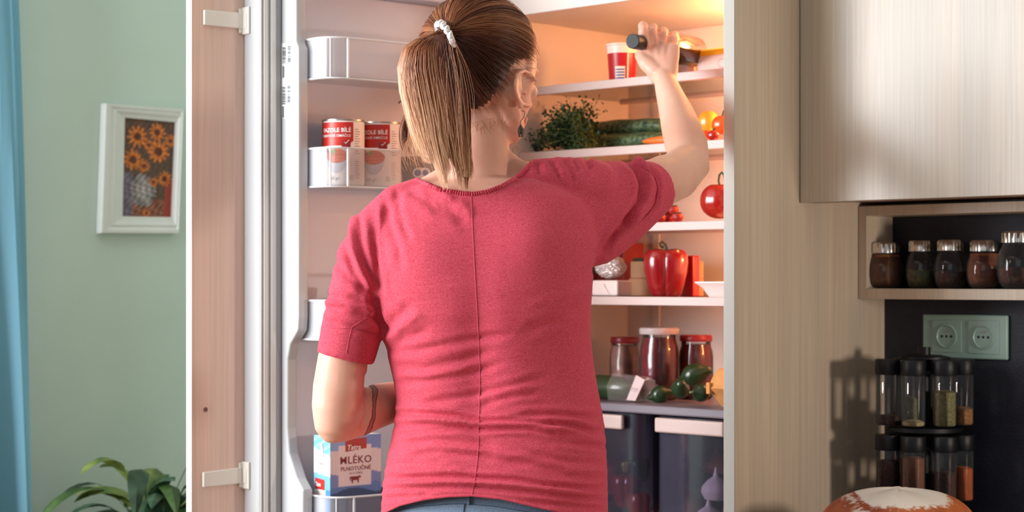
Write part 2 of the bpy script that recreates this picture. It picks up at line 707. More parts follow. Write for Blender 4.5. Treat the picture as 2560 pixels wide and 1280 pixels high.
# ------------------------------------------------------------------ kitchen shell: tall housing, wall unit, spice shelf
TH = thing('tall_cabinet', 'tall pale wood cabinet side with cream front edge enclosing the fridge', 'cabinet', K(0.3, 0.2, 0))
bx(K, -0.022, 0.0, 0.0015, BW - .001, 0.0, 2.35).build('side_panel', M['wood'], TH, smooth=False)
bx(K, -0.022, 0.0, -0.0005, 0.0014, 0.0, 2.35).build('edge_band', M['edge_grey'], TH, smooth=False)
bx(K, 0.606, 0.628, 0.0, BW - .001, 0.0, 2.35).build('side_panel', M['wood'], TH, smooth=False)
bx(K, 0.0, 0.606, 0.0, BW - .001, 1.86, 1.88).build('top_board', M['wood'], TH, smooth=False)

WC = thing('wall_cabinet', 'pale wood wall cabinet with a knotted flat door above the spice shelf', 'cabinet', K(-0.5, 0.3, 1.385))
AR = -1.25
bx(K, -0.0245, -0.640, 0.182, 0.200, 1.385, 2.2).build('cabinet_door', M['wood_up'], WC, smooth=False, bevel=0.0012)
bx(K, -0.643, AR, 0.182, 0.200, 1.385, 2.2).build('cabinet_door', M['wood_up'], WC, smooth=False, bevel=0.0012)
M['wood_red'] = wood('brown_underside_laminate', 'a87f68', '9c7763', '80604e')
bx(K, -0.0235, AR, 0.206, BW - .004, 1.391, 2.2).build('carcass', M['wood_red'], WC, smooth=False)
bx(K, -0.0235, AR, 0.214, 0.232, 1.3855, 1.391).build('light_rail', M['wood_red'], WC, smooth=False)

SS = thing('spice_shelf', 'open pale wood wall shelf holding round glass spice jars', 'shelf', K(-0.4, 0.42, 1.215))
S0 = 0.361
for nm, a0, a1, z0, z1 in (('shelf_side', -0.0235, -0.041, 1.2155, 1.384), ('shelf_board', -0.0412, AR, 1.2155, 1.2345), ('shelf_top', -0.0412, AR, 1.366, 1.384)):
    bx(K, a0, a1, S0, BW - .006, z0, z1).build(nm, M['wood'], SS, smooth=False, bevel=0.0008)

ZC0 = 0.812
BS = bx(K, -0.0235, AR, BW - .005, BW - .0005, ZC0 + .0005, 1.384).build('backsplash_panel', M['backsplash'], smooth=False)
tag(BS, 'dark blue black backsplash panel behind the outlets and spice shelf', 'panel')

CT = thing('kitchen_counter', 'dark countertop on pale wood base units under the spice rack', 'counter', K(-0.5, 0.15, 0))
ZC = 0.812
bx(K, -0.0235, AR, -0.05, BW - .001, ZC - 0.035, ZC).build('worktop', M['counter'], CT, smooth=False, bevel=0.003)
bx(K, -0.0235, AR, -0.02, BW - .006, 0.1, ZC - 0.036).build('carcass', M['wood'], CT, smooth=False)
bx(K, -0.0235, AR, 0.03, BW - .01, 0.0, 0.0995).build('plinth', M['wood'], CT, smooth=False)
for i in range(2):
    d_ = bx(K, -0.026 - .6 * i, -0.62 - .6 * i, -0.04, -0.021, 0.11, ZC - 0.045).build('door', M['wood'], CT, smooth=False, bevel=0.001)
    MB().tube([K(-0.2 - .6 * i, -0.041, .7), K(-0.2 - .6 * i, -0.065, .7), K(-0.4 - .6 * i, -0.065, .7), K(-0.4 - .6 * i, -0.041, .7)], 0.005).build('door_handle', M['steel'], d_)

# ------------------------------------------------------------------ double wall outlet
def ray_b(px, b):
    """a coordinate where a column of sight meets the plane b"""
    k = (px - 1280.0) / FPX
    return ((F0[0] + b * V[0]) - k * (F0[1] + b * V[1])) / (U[0] - k * U[1])


def zat(py, p):
    return EYE + (HY - py) / FPX * p[1]


bf = BW - 0.0055
a0, a1 = ray_b(2313, bf), ray_b(2523, bf)
so = thing('wall_outlet', 'double pale green grey power outlet on the dark backsplash', 'outlet', K((a0 + a1) / 2, bf, 1.15))
pz1, pz0 = zat(785, K(a0, bf, 0)), zat(893, K(a0, bf, 0))
bx(K, a0, a1, bf - 0.009, bf, pz0, pz1).build('cover_plate', M['socket'], so, bevel=0.003, seg=3)
w = a1 - a0
for i, (xl, xr) in enumerate(((2330, 2403), (2420, 2497))):
    sa0, sa1 = ray_b(xl, bf - .011), ray_b(xr, bf - .011)
    ac = (sa0 + sa1) / 2
    zc = (pz0 + pz1) / 2
    hw = abs(sa1 - sa0) / 2
    ins = MB()
    ins.box(K, sa0, sa1, bf - 0.0105, bf - .0092, zc - hw * .96, zc + hw * .96)
    ins.build('socket_insert', M['socket'], so, bevel=0.0006)
    ring = MB()
    R = 0.0195
    prof = [(R + .0022, 0), (R + .0022, .0016), (R, .0022), (R - .001, .0010), (R - .0015, .0002), (0.001, .0002)]
    ring.lathe(K(ac, bf - 0.0106, zc), prof, 36, axis=-V)
    so_r = ring.build('socket_well', M['socket'], so)
    hol = MB()
    for dx in (-.0095, 0, .0095):
        hol.lathe(K(ac + dx, bf - .0109, zc), [(0.0024, 0), (0.0024, .0003)], 12, axis=-V)
    hol.build('contact_hole', M['black'], so)
    mk = MB()
    put_text(mk, 'OK', 0.008, flat_fn(K(ac, bf - .0112, zc + .006), U, (0, 0, 1)), align='CENTER')
    mk.build('stamped_mark', M['grey_ink'], so, recalc=False)

# ------------------------------------------------------------------ spice jars on the wall shelf
M['spice_brown'] = pm('ground_brown_spice', '7c4c30', 0.9, noise=0.25, nscale=90)
M['spice_green'] = pm('dried_green_leaves', '5b5c2e', 0.85, noise=0.6, nscale=120, bump=0.8, bscale=200)
M['spice_dark'] = pm('dark_red_flakes', '4a241a', 0.85, noise=0.6, nscale=150, bump=0.8, bscale=250)
M['spice_rust'] = pm('rust_brown_powder', '80472b', 0.9, noise=0.3, nscale=100)
ZS = 1.2346


def spice_jar(px, top_py, rpx, fill, fillmat, label):
    b = 0.402
    a = ray_b(px, b)
    c = K(a, b, ZS)
    r = rpx / FPX * c[1]
    zt = zat(top_py, c)
    h = zt - ZS
    t = thing('spice_jar', label, 'jar', c, 'round jars on the spice shelf')
    hb = h - 0.017
    prof = [(r * .55, 0.001), (r * .72, .003), (r * .90, hb * .14), (r * .98, hb * .30), (r, hb * .46), (r * .97, hb * .62), (r * .86, hb * .80), (r * .72, hb * .93), (r * .68, hb)]
    g = MB().lathe(c, prof, 32)
    g.build('glass_body', M['jar_glass'], t)
    fp = [(x * .93 if i else x * .9, z + .002) for i, (x, z) in enumerate(prof) if z <= hb * fill]
    fr_ = fp[-1][0] if fp else r * .5
    fp.append((fr_ * .98, hb * fill + .002))
    fp.append((0.001, hb * fill + .004))
    MB().lathe(c, fp, 28).build('spice', fillmat, t)
    lid = MB()
    rl = r * .78
    rs = []
    for (kr, z) in ((1, hb - .002), (1.0, h - .003), (.93, h), (0.02, h)):
        ring = []
        for j in range(72):
            rr = rl * kr * (1 + (0.035 if (j % 4) < 2 and kr > .98 else 0))
            th = 2 * math.pi * j / 72
            ring.append(c + np.array([rr * math.cos(th), rr * math.sin(th), z]))
        rs.append(ring)
    lid.rings(rs)
    lid.build('ribbed_lid', M['steel'], t)
    return t


spice_jar(2213, 607, 47, .9, M['spice_brown'], 'round glass jar full of ground brown spice, nearest the tall cabinet')
spice_jar(2303, 602, 39, .45, M['spice_green'], 'round glass jar of dried green leaves, between the brown and the dark red jars')
spice_jar(2377, 600, 43, .4, M['spice_dark'], 'clear round jar one third full of dark red flakes')
spice_jar(2460, 601, 44, .88, M['spice_rust'], 'round jar full of rust brown powder, beside the tallest jar')
spice_jar(2548, 579, 56, .42, M['spice_dark'], 'tallest and widest spice jar on the shelf, cut by the picture edge')

# ------------------------------------------------------------------ revolving spice rack
SX, SY = 0.7245, 3.283
rk = thing('spice_rack', 'black two tier revolving spice rack standing on the counter', 'rack', (SX, SY, ZC + .0005))
cz = lambda z: (SX, SY, z)
RT = [1.112, 0.980]      # tops of the lids in the two tiers
JH = 0.116
mb = MB()
mb.lathe(cz(ZC + .0005), [(0.072, 0), (0.075, .004), (0.075, .014), (0.06, .02), (.012, .022)], 40)
mb.build('base', M['black'], rk)
MB().lathe(cz(ZC + .02), [(0.011, 0), (0.011, RT[0] - ZC + .0)], 16).build('pole', M['black'], rk)
mb = MB().lathe(cz(RT[0] + .000), [(0.045, 0.0), (0.045, .003), (.03, .0065), (0.001, .007)], 32)
mb.build('top_cap', M['black'], rk)
for zt in RT:
    pl = MB()
    pl.lathe(cz(zt - JH - .0125), [(0.062, 0), (0.066, .002), (0.066, .009), (0.062, .010)], 40)
    pl.build('carrier_tray', M['black'], rk)
    pl = MB()
    pl.lathe(cz(zt - .026), [(0.040, 0), (0.040, .006)], 24)
    for k in range(6):
        th = math.radians(k * 60 + 60)
        d1 = np.array([math.cos(th), math.sin(th), 0])
        d2 = np.array([-math.sin(th), math.cos(th), 0])
        o_ = np.array(cz(zt - .026))
        pl.box(lambda x, y, z: o_ + d1 * x + d2 * y + np.array([0, 0, z]), .03, .068, -.0065, .0065, 0, .006)
    pl.build('carrier_ring', M['black'], rk)
fills = [[('spice_dark', .18), ('cream', .10), ('seed', .70), ('orange', .34), ('spice_dark', .3), ('seed', .5)],
         [('spice_dark', .8), ('spice_brown', .9), ('spice_dark', .6), ('curry', .66), ('curry', .5), ('spice_brown', .5)]]
M['cream'] = pm('pale_cream_seed', 'b7a878', 0.9, noise=0.4, nscale=200)
M['seed'] = pm('green_brown_seed', '7f7a4d', 0.9, noise=0.6, nscale=260, bump=0.9, bscale=320)
M['orange'] = pm('orange_flakes', '9a6a35', 0.9, noise=0.6, nscale=260, bump=0.9, bscale=320)
M['curry'] = pm('orange_curry_powder', 'b0561c', 0.9, noise=0.2, nscale=90)
names_up = {0: 'jar with a little dark red spice, upper tier, nearest the wood panel',
            1: 'small cylinder jar with a thin layer of pale cream seed, upper tier of the rack',
            2: 'small cylinder jar mostly filled with green brown seed, upper tier of the rack',
            3: 'small cylinder jar a third full of orange brown flakes, upper tier of the rack'}
names_lo = {0: 'jar of dark red powder, lower tier, nearest the wood panel',
            1: 'small cylinder jar full of light brown powder, lower tier of the rack',
            2: 'small cylinder jar of near black spice, lower tier of the rack',
            3: 'small cylinder jar of orange curry powder, lower tier of the rack'}
for ti, zt in enumerate(RT):
    for k, (px, dy) in enumerate(((2220, -.012), (2283, -.044), (2361, -.047), (2404, -.012), (0, 0), (0, 0))):
        if k < 4:
            Y = SY + dy
            X = (px - 1280) / FPX * Y
        else:
            th = math.radians(60 + 55 * (k - 4))
            X, Y = SX + .049 * math.cos(th), SY + .052 * math.sin(th)
        c = np.array([X, Y, zt - JH - .0005])
        if k < 4:
            lab = (names_up if ti == 0 else names_lo)[k]
        else:
            lab = 'cylinder jar hidden behind the others in the %s tier, %s' % (('upper', 'lower')[ti], ('nearer the outlet', 'nearer the wood panel')[k - 4])
        j = thing('rack_jar', lab, 'jar', c, 'jars in the revolving rack')
        r = 0.0205
        MB().lathe(c, [(r * .9, .001), (r, .004), (r, JH - .026)], 24).build('glass_tube', M['jar_glass'], j)
        mt, fl = fills[ti][k]
        hh = (JH - .03) * fl
        MB().lathe(c, [(r * .85, .002), (r * .93, .004), (r * .93, hh), (r * .6, hh + .003), (.001, hh + .004)], 20).build('spice', M[mt], j)
        MB().lathe(c, [(r * 1.06, JH - .027), (r * 1.1, JH - .025), (r * 1.1, JH - .002), (r * 1.04, JH), (0.001, JH)], 28).build('lid', M['black'], j)

# ------------------------------------------------------------------ round loaf
m, nt, p, out = new_mat('floured_crust')
N, L = nt.nodes, nt.links
at = N.new('ShaderNodeAttribute')
at.attribute_name = 'Col'
tc = N.new('ShaderNodeTexCoord')
nz = N.new('ShaderNodeTexNoise')
nz.inputs['Scale'].default_value = 130
nz.inputs['Detail'].default_value = 6
L.new(tc.outputs['Object'], nz.inputs['Vector'])
mr = N.new('ShaderNodeMapRange')
mr.inputs['From Min'].default_value = .35
mr.inputs['From Max'].default_value = .62
L.new(nz.outputs['Fac'], mr.inputs[0])
sp = N.new('ShaderNodeSeparateColor')
L.new(at.outputs['Color'], sp.inputs[0])
mt = N.new('ShaderNodeMath')
mt.operation = 'MULTIPLY_ADD'
mt.inputs[1].default_value = 2.3
L.new(sp.outputs[0], mt.inputs[0])
sb = N.new('ShaderNodeMath')
sb.operation = 'SUBTRACT'
sb.inputs[0].default_value = 0.0
L.new(mr.outputs[0], sb.inputs[1])
L.new(sb.outputs[0], mt.inputs[2])
mt.use_clamp = True
mx = N.new('ShaderNodeMix')
mx.data_type = 'RGBA'
L.new(mt.outputs[0], mx.inputs['Factor'])
n3 = N.new('ShaderNodeTexNoise')
n3.inputs['Scale'].default_value = 14
L.new(tc.outputs['Object'], n3.inputs['Vector'])
cr = N.new('ShaderNodeValToRGB')
cr.color_ramp.elements[0].position = .35
cr.color_ramp.elements[0].color = (*lin('8a3a18'), 1)
cr.color_ramp.elements[1].position = .7
cr.color_ramp.elements[1].color = (*lin('bf6a35'), 1)
L.new(n3.outputs['Fac'], cr.inputs[0])
L.new(cr.outputs[0], mx.inputs['A'])
mx.inputs['B'].default_value = (*lin('dcd3c8'), 1)
L.new(mx.outputs['Result'], p.inputs['Base Color'])
p.inputs['Roughness'].default_value = 0.6
bp = N.new('ShaderNodeBump')
bp.inputs['Strength'].default_value = .5
bp.inputs['Distance'].default_value = .002
L.new(nz.outputs['Fac'], bp.inputs['Height'])
L.new(bp.outputs[0], p.inputs['Normal'])
M['crust'] = m
BX, BY = 0.6266, 3.033
mb = MB()
rs = []
cols = []
nv, nu = 40, 80
for i in range(nv + 1):
    ph = -math.pi / 2 * 0.35 + (math.pi / 2 * 1.35) * i / nv
    ring = []
    for j in range(nu):
        th = 2 * math.pi * j / nu
        cr_ = max(math.cos(ph), 0.002) ** 0.85
        lump = 1 + .018 * math.sin(3 * th + 1) + .012 * math.sin(5 * th)
        x = .1285 * cr_ * math.cos(th) * lump
        y = .108 * cr_ * math.sin(th) * lump
        z = .0335 + .0665 * math.sin(ph) * (1 + .03 * math.sin(4 * th + 2 * ph)) - (.0022 * math.exp(-((x - .004 - .01 * math.sin(y * 40)) / .003) ** 2) if ph > .3 else 0)
        if ph < 0:
            z = .0335 + .0960 * math.sin(ph)
        z = max(z, .0004)
        ring.append((BX + x, BY + y, ZC + z))
        # flour lies in a broad band over the top
        fl = math.exp(-max(0, abs(x + .004) - .062) ** 2 / .0004) * min(1, max(0, (z - .073) / .012))
        fl2 = math.exp(-((x + .072) / .016) ** 2 - ((z - .064) / .012) ** 2) * .9
        gap = math.exp(-((x + .066 + (z - .08) * .6) / .005) ** 2)
        f = max(fl * (1 - gap), fl2 * (1 - .6 * gap))
        cols.append((f, f, f, 1))
    rs.append(ring)
mb.rings(rs)
lf = mb.build('bread_loaf', M['crust'], cols=cols)
tag(lf, 'round crusty bread loaf dusted with white flour in front of the spice rack', 'bread')

# ------------------------------------------------------------------ leafy houseplant on a stand
PX, PY = -0.715, 3.73
st = thing('plant_stand', 'dark wooden plant stand under the leafy houseplant', 'stand', (PX, PY, 0))
M['stand'] = pm('dark_wood', '5a3d2b', 0.5, noise=0.2, nscale=20)
MB().lathe((PX, PY, .56), [(.11, 0), (.115, .004), (.115, .018), (.11, .02)], 32).build('stand_top', M['stand'], st)
for k in range(3):
    th = 2.1 * k + .4
    MB().tube([(PX + .085 * math.cos(th), PY + .085 * math.sin(th), .56), (PX + .11 * math.cos(th), PY + .11 * math.sin(th), .001)], .011).build('leg', M['stand'], st)
pl = thing('potted_plant', 'leafy green houseplant with arching pointed leaves beside the open fridge door', 'plant', (PX, PY, .5805))
M['pot'] = pm('terracotta', 'a8694a', 0.7, noise=.1)
MB().lathe((PX, PY, .5805), [(.055, 0), (.06, .004), (.082, .13), (.088, .132), (.088, .15), (.078, .15), (.076, .135), (.001, .133)], 36).build('pot', M['pot'], pl)


def leafmat(name, c1, c2):
    m, nt, p, out = new_mat(name)
    N, L = nt.nodes, nt.links
    tc = N.new('ShaderNodeTexCoord')
    n = N.new('ShaderNodeTexNoise')
    n.inputs['Scale'].default_value = 25
    L.new(tc.outputs['Object'], n.inputs['Vector'])
    r = N.new('ShaderNodeValToRGB')
    r.color_ramp.elements[0].position = .35
    r.color_ramp.elements[0].color = (*lin(c1), 1)
    r.color_ramp.elements[1].position = .7
    r.color_ramp.elements[1].color = (*lin(c2), 1)
    L.new(n.outputs['Fac'], r.inputs[0])
    L.new(r.outputs[0], p.inputs['Base Color'])
    p.inputs['Roughness'].default_value = .38
    tr = N.new('ShaderNodeBsdfTranslucent')
    L.new(r.outputs[0], tr.inputs[0])
    ms = N.new('ShaderNodeMixShader')
    ms.inputs[0].default_value = .25
    L.new(p.outputs[0], ms.inputs[1])
    L.new(tr.outputs[0], ms.inputs[2])
    L.new(ms.outputs[0], out.inputs['Surface'])
    return m


LM = [leafmat('leaf_green', '253f20', '4f6a34'), leafmat('leaf_deep_green', '1f3826', '3f5a42'), leafmat('leaf_yellow_green', '45602a', '7c8c44')]


def leaf(mb, base, az, el, ln, wd, droop, stem=.35, roll=0.0):
    p = np.array(base, float)
    d = np.array([math.cos(az) * math.cos(el), math.sin(az) * math.cos(el), math.sin(el)])
    n = 14
    pts, dirs = [p], [d]
    for i in range(n):
        d = d + np.array([0, 0, -droop / n * (1 + 1.5 * i / n)])
        d /= np.linalg.norm(d)
        p = p + d * ln / n
        pts.append(p)
        dirs.append(d)
    side = np.array([-math.sin(az), math.cos(az), 0.0])
    vs = []
    for i in range(n + 1):
        t = i / n
        if t < stem:
            w = .0022
        else:
            q_ = (t - stem) / (1 - stem)
            w = wd * (math.sin(math.pi * min(1, q_ ** .8)) ** .8) * .5 + .0012 * (1 - q_) + .0003
        upn = np.cross(side, dirs[i])
        s2 = side * math.cos(roll * t) + upn * math.sin(roll * t)
        upn = np.cross(s2, dirs[i])
        vs += [pts[i] - s2 * w + upn * w * .35, pts[i], pts[i] + s2 * w + upn * w * .35]
    fs = []
    for i in range(n):
        for k in (0, 1):
            fs.append((3 * i + k, 3 * i + k + 1, 3 * i + k + 4, 3 * i + k + 3))
    mb.add(vs, fs)


rp = random.Random(12)
base = (PX, PY, .725)
specs = []
for i in range(80):
    az = rp.uniform(0, 2 * math.pi)
    el = rp.uniform(.55, 1.35)
    specs.append((az, el, rp.uniform(.16, .28), rp.uniform(.032, .050), rp.uniform(1.1, 2.4), rp.uniform(.25, .45)))
# the long leaves that stand out against the wall
specs += [(math.radians(183), .95, .36, .034, 2.1, .45), (math.radians(200), .85, .30, .036, 1.4, .4), (math.radians(160), 1.2, .33, .032, 1.9, .5),
          (math.radians(250), 1.30, .34, .036, 1.5, .5), (math.radians(350), 1.35, .34, .03, 1.3, .5), (math.radians(20), 1.25, .33, .034, 1.6, .45),
          (math.radians(265), 1.15, .30, .040, 1.7, .4), (math.radians(230), 1.1, .30, .038, 1.8, .4), (math.radians(290), 1.2, .30, .038, 1.6, .4),
          (math.radians(215), 1.2, .33, .036, 2.0, .45), (math.radians(310), 1.3, .32, .036, 1.9, .45), (math.radians(275), 1.35, .36, .04, 2.2, .45)]
for i, s_ in enumerate(specs):
    mb = MB()
    leaf(mb, np.array(base) + np.array([rp.uniform(-.03, .03), rp.uniform(-.03, .03), rp.uniform(-.012, .01)]), *s_[:5], stem=s_[5], roll=rp.uniform(-.6, .6))
    mb.build('leaf', LM[rp.choice((0, 0, 1, 1, 2))], pl, recalc=False)

# ================================================================== the refrigerator
RF = thing('refrigerator', 'white built in refrigerator standing open with warm lit shelves', 'refrigerator', K(0.3, 0.2, 0.0))
CZ = 1.7465                                   # inner ceiling
IA0, IA1, IB = 0.004, 0.540, 0.367
g = MB()
g.box(K, 0.0005, IA0, 0.003, .44, .06, 1.855)
g.box(K, IA1, .6055, 0.003, .44, .06, 1.855)
g.box(K, IA0, IA1, 0.003, .44, CZ, 1.855)
g.box(K, IA0, IA1, IB, .44, .06, CZ)
g.box(K, IA0, IA1, 0.003, IB, .06, .30)
g.build('cabinet_body', M['liner'], RF, smooth=False, bevel=0.002)
g = MB()
g.box(K, IA0 + .001, .125, .17, IB - .002, CZ - .012, CZ - .0005)
M['lampc'] = pm('lamp_cover', 'fff0dc', 0.4, emit='ffb066', estr=1.0)
g.build('lamp_cover', M['lampc'], RF, smooth=False, bevel=.003)
g = MB()
g.box(K, .452, .47, IB - .006, IB - .0005, .45, CZ - .03)
g.build('back_rib', M['liner'], RF, smooth=False, bevel=.002)
point('fridge_lamp', K(.06, .20, 1.695), 3.2, (1.0, 0.47, 0.20), .03)
for z_, w_ in ((1.57, 3.0), (1.44, 2.6), (1.31, 1.5), (1.17, .5)):
    point('fridge_side_fill', K(.028, .225, z_), w_, (1.0, 0.38, 0.14), .012)  # added unseen fills that carry the lamp's orange down the shelves

SH = [1.615, 1.492, 1.352, 1.219]
for z in SH:
    g = MB()
    g.m = 0
    g.box(K, IA0 + .0005, IA1 - .0005, .062, .34, z - .0045, z - .0005)
    g.m = 1
    g.box(K, IA0 + .0005, IA1 - .0005, .050, .062, z - .0145, z + .001)
    g.box(K, IA0 + .0005, IA1 - .0005, .34, .35, z - .010, z + .003)
    g.build('shelf', [M['glass'], M['trim']], RF, smooth=False, bevel=.0012)
M['cover'] = pm('grey_crisper_cover', '6f6670', 0.4)
Z5 = 1.027
g = MB()
g.box(K, IA0 + .0005, IA1 - .0005, .035, .36, Z5 - .016, Z5 - .0004)
g.build('crisper_cover', M['cover'], RF, smooth=False, bevel=.003)


def drawer(a0, a1, b0, zb, zt, ha0, ha1):
    g = MB()
    n = 14

    def plan(off, b_back=.33):
        pts = []
        r = .03
        pts.append((a0 + off, b_back - off))
        for i in range(6):
            t = math.pi / 2 * i / 5
            pts.append((a0 + r - (r - off) * math.cos(t), b0 + r - (r - off) * math.sin(t)))
        for i in range(1, 6):
            t = i / 6
            pts.append((a0 + r + (a1 - a0 - 2 * r) * t, b0 + off - .006 * math.sin(math.pi * t)))
        for i in range(6):
            t = math.pi / 2 * (1 - i / 5)
            pts.append((a1 - r + (r - off) * math.cos(t), b0 + r - (r - off) * math.sin(t)))
        pts.append((a1 - off, b_back - off))
        return pts
    o_, i_ = plan(0), plan(.003)
    rs = [[K(a, b, zb) for a, b in o_], [K(a, b, zt) for a, b in o_], [K(a, b, zt) for a, b in i_], [K(a, b, zb + .003) for a, b in i_]]
    g.rings(rs)
    d = g.build('drawer', M['drawer'], RF)
    h = MB()
    h.box(K, ha0, ha1, b0 - .016, b0 - .007, zt - .028, zt - .002)
    h.build('drawer_handle', M['trim'], d, bevel=.0035, seg=3)
    return d


drawer(.017, .203, .050, .80, 1.008, .03, .185)
drawer(.222, .536, .050, .80, 1.008, .262, .51)

# ------------------------------------------------------------------ door
DR = bx(D, .016, .492, -.050, 0.0, .10, 1.86).build('door', M['white'], RF, smooth=False, bevel=.003)
g = MB()
for (s0, s1, h) in ((.487, .4905, .002), (.476, .484, .0035), (.459, .470, .004)):
    g.box(D, s0, s1, .0002, h, .13, 1.83)
for (z0, z1) in ((.11, .128), (1.832, 1.85)):
    g.box(D, .03, .49, .0002, .0035, z0, z1)
g.box(D, .02, .04, .0002, .008, .13, 1.83)
g.build('gasket', M['gasket'], DR, bevel=.0015)
bx(D, .448, .4575, .0003, .002, .13, 1.83).build('gap_shade_strip', M['dark_gap'], DR, smooth=False)  # strip coloured as the shade between gasket and rim
# raised rim of the liner: an outline in (n, z) swept along s
g = MB()
pts = [(.001, .20), (.060, .20), (.070, .885), (.050, .905), (.026, .945), (.020, .99), (.020, 1.11), (.028, 1.137), (.053, 1.162), (.0555, 1.185), (.0555, 1.655), (.048, 1.665), (.0475, 1.79), (.001, 1.79)]
n_ = len(pts)
vs = [D(.447, n, z) for n, z in pts] + [D(.426, n, z) for n, z in pts]
fs = [tuple(range(n_)), tuple(range(n_, 2 * n_))[::-1]] + [(i, (i + 1) % n_, n_ + (i + 1) % n_, n_ + i) for i in range(n_)]
g.add(vs, fs)
g.build('liner_rim', M['white'], DR, smooth=False, bevel=.0035, seg=3)
g = MB()
g.box(D, .064, .425, .0005, .010, .20, 1.764)
g.box(D, .045, .0635, .0005, .055, .20, 1.79)
g.box(D, .064, .425, .0005, .050, 1.764, 1.79)
M['door_liner'] = pm('door_liner_plastic', 'c6c9d8', 0.4)
g.build('door_liner', M['door_liner'], DR, smooth=False, bevel=.003)
# furniture front
g = MB()
bx(D, .010, .5965, -.0665, -.0505, .10, 1.87).build('wood_front', M['wood_door'], DR, smooth=False)
bx(D, .5967, .5980, -.0670, -.0500, .10, 1.87).build('edge_band', M['edge'], DR, smooth=False)
M['bracket'] = pm('ivory_plastic', 'e2dfd6', 0.4)


def door_s(px, n):
    k = (px - 1280.0) / FPX
    return ((H0[0] + n * EN[0]) - k * (H0[1] + n * EN[1])) / (k * ES[1] - ES[0])


for (x0, x1, yt0, yb0, yt1, yb1) in ((509, 606, 24, 62, 33, 72), (507, 602, 1181, 1218, 1168, 1208)):
    s0, s1 = door_s(x0, -.047), door_s(x1, -.047)
    Y0, Y1 = D(s0, -.047, 0)[1], D(s1, -.047, 0)[1]
    zz = lambda y, Y: EYE + (HY - y) / FPX * Y
    g = MB()
    p0 = [D(s0, -.0503, zz(yb0, Y0)), D(s1, -.0503, zz(yb1, Y1)), D(s1, -.0503, zz(yt1, Y1)), D(s0, -.0503, zz(yt0, Y0))]
    p1 = [q_ + EN * .006 for q_ in p0]
    g.hexa(p0 + p1)
    g.build('slide_rail', M['bracket'], DR, smooth=False, bevel=.0015)
    # clip that wraps the door's corner
    zc = (zz(yb1, Y1) + zz(yt1, Y1)) / 2
    g = MB()
    g.box(D, .4925, .4965, -.050, -.028, zc - .024, zc + .024)
    g.box(D, .4925, .5035, -.0500, -.046, zc - .022, zc + .022)
    g.build('clip', M['bracket'], DR, smooth=False, bevel=.0018, seg=3)
    MB().box(D, .4966, .4975, -.046, -.034, zc - .014, zc + .012).build('clip_cover', M['bracket'], DR, smooth=False, bevel=.0005)
sc_ = door_s(514, -.0503)
q_ = D(sc_, -.0503, 0)
M['screw'] = pm('brown_screw_cap', '7a5142', 0.5)
MB().lathe(D(sc_, -.0501, EYE + (HY - 1024) / FPX * q_[1]), [(.0042, 0), (.0040, .0008), (.0025, .0009), (.002, .0003), (.0001, .0003)], 16, axis=EN).build('screw_cap', M['screw'], DR)

# stickers with bar codes on the outer face of the rim (faces along ES)
g_st = MB()
g_bc = MB()
rb = random.Random(3)


def side_pt(px, py, off):
    """on the outer face of the rim (s = const): along n"""
    s = .447 + off
    k = (px - 1280.0) / FPX
    n = (k * (H0[1] + s * ES[1]) - (H0[0] + s * ES[0])) / (EN[0] - k * EN[1])
    q = D(s, n, 0)
    return D(s, n, EYE + (HY - py) / FPX * q[1])


def side_quad(mb, x0, x1, y0, y1, off):
    mb.add([side_pt(x0, y0, off), side_pt(x1, y0, off), side_pt(x1, y1, off), side_pt(x0, y1, off)], [(0, 1, 2, 3)])


side_quad(g_st, 704, 733, 108, 296, .0003)
for (yo, dx) in ((0, 5), (100, 4)):
    for (xa, xb, y0, y1) in ((701, 710, 117, 160), (714, 722, 115, 160)):
        y = y0
        while y < y1:
            h = rb.choice((.6, .6, 1.1, 1.6, 2.4))
            side_quad(g_bc, xa + dx, xb + dx, y + yo, y + h + yo, .0006)
            y += h + rb.choice((.7, .9, 1.4))
    for y in np.arange(166, 193, 2.6):
        side_quad(g_bc, 701 + dx, 706 + dx, y + yo, y + yo + 1.9, .0006)
M['sticker'] = pm('sticker_paper', 'dfe3e2', 0.5)
g_st.build('sticker', M['sticker'], DR, smooth=False, recalc=False)
g_bc.build('barcode', M['ink'], DR, smooth=False, recalc=False)


def plan_path(nf=.115, s0=.424, s1=.066, r=.040, nb=.012, off=0.0):
    pts = [(s0 - off, nb)]
    for i in range(9):
        t = math.pi / 2 * i / 8
        pts.append((s0 - r + (r - off) * math.cos(t), nf - r + (r - off) * math.sin(t)))
    for i in range(1, 7):
        pts.append((s0 - r - (s0 - s1 - 2 * r) * i / 7, nf - off + .004 * math.sin(math.pi * i / 7)))
    for i in range(9):
        t = math.pi / 2 * (1 - i / 8)
        pts.append((s1 + r - (r - off) * math.cos(t), nf - r + (r - off) * math.sin(t)))
    pts.append((s1 + off, nb))
    return pts


M['bin_front'] = glassy('frosted_bin_front', 'f0eaee', 0.08, 0.25, 0.15, 1.2)


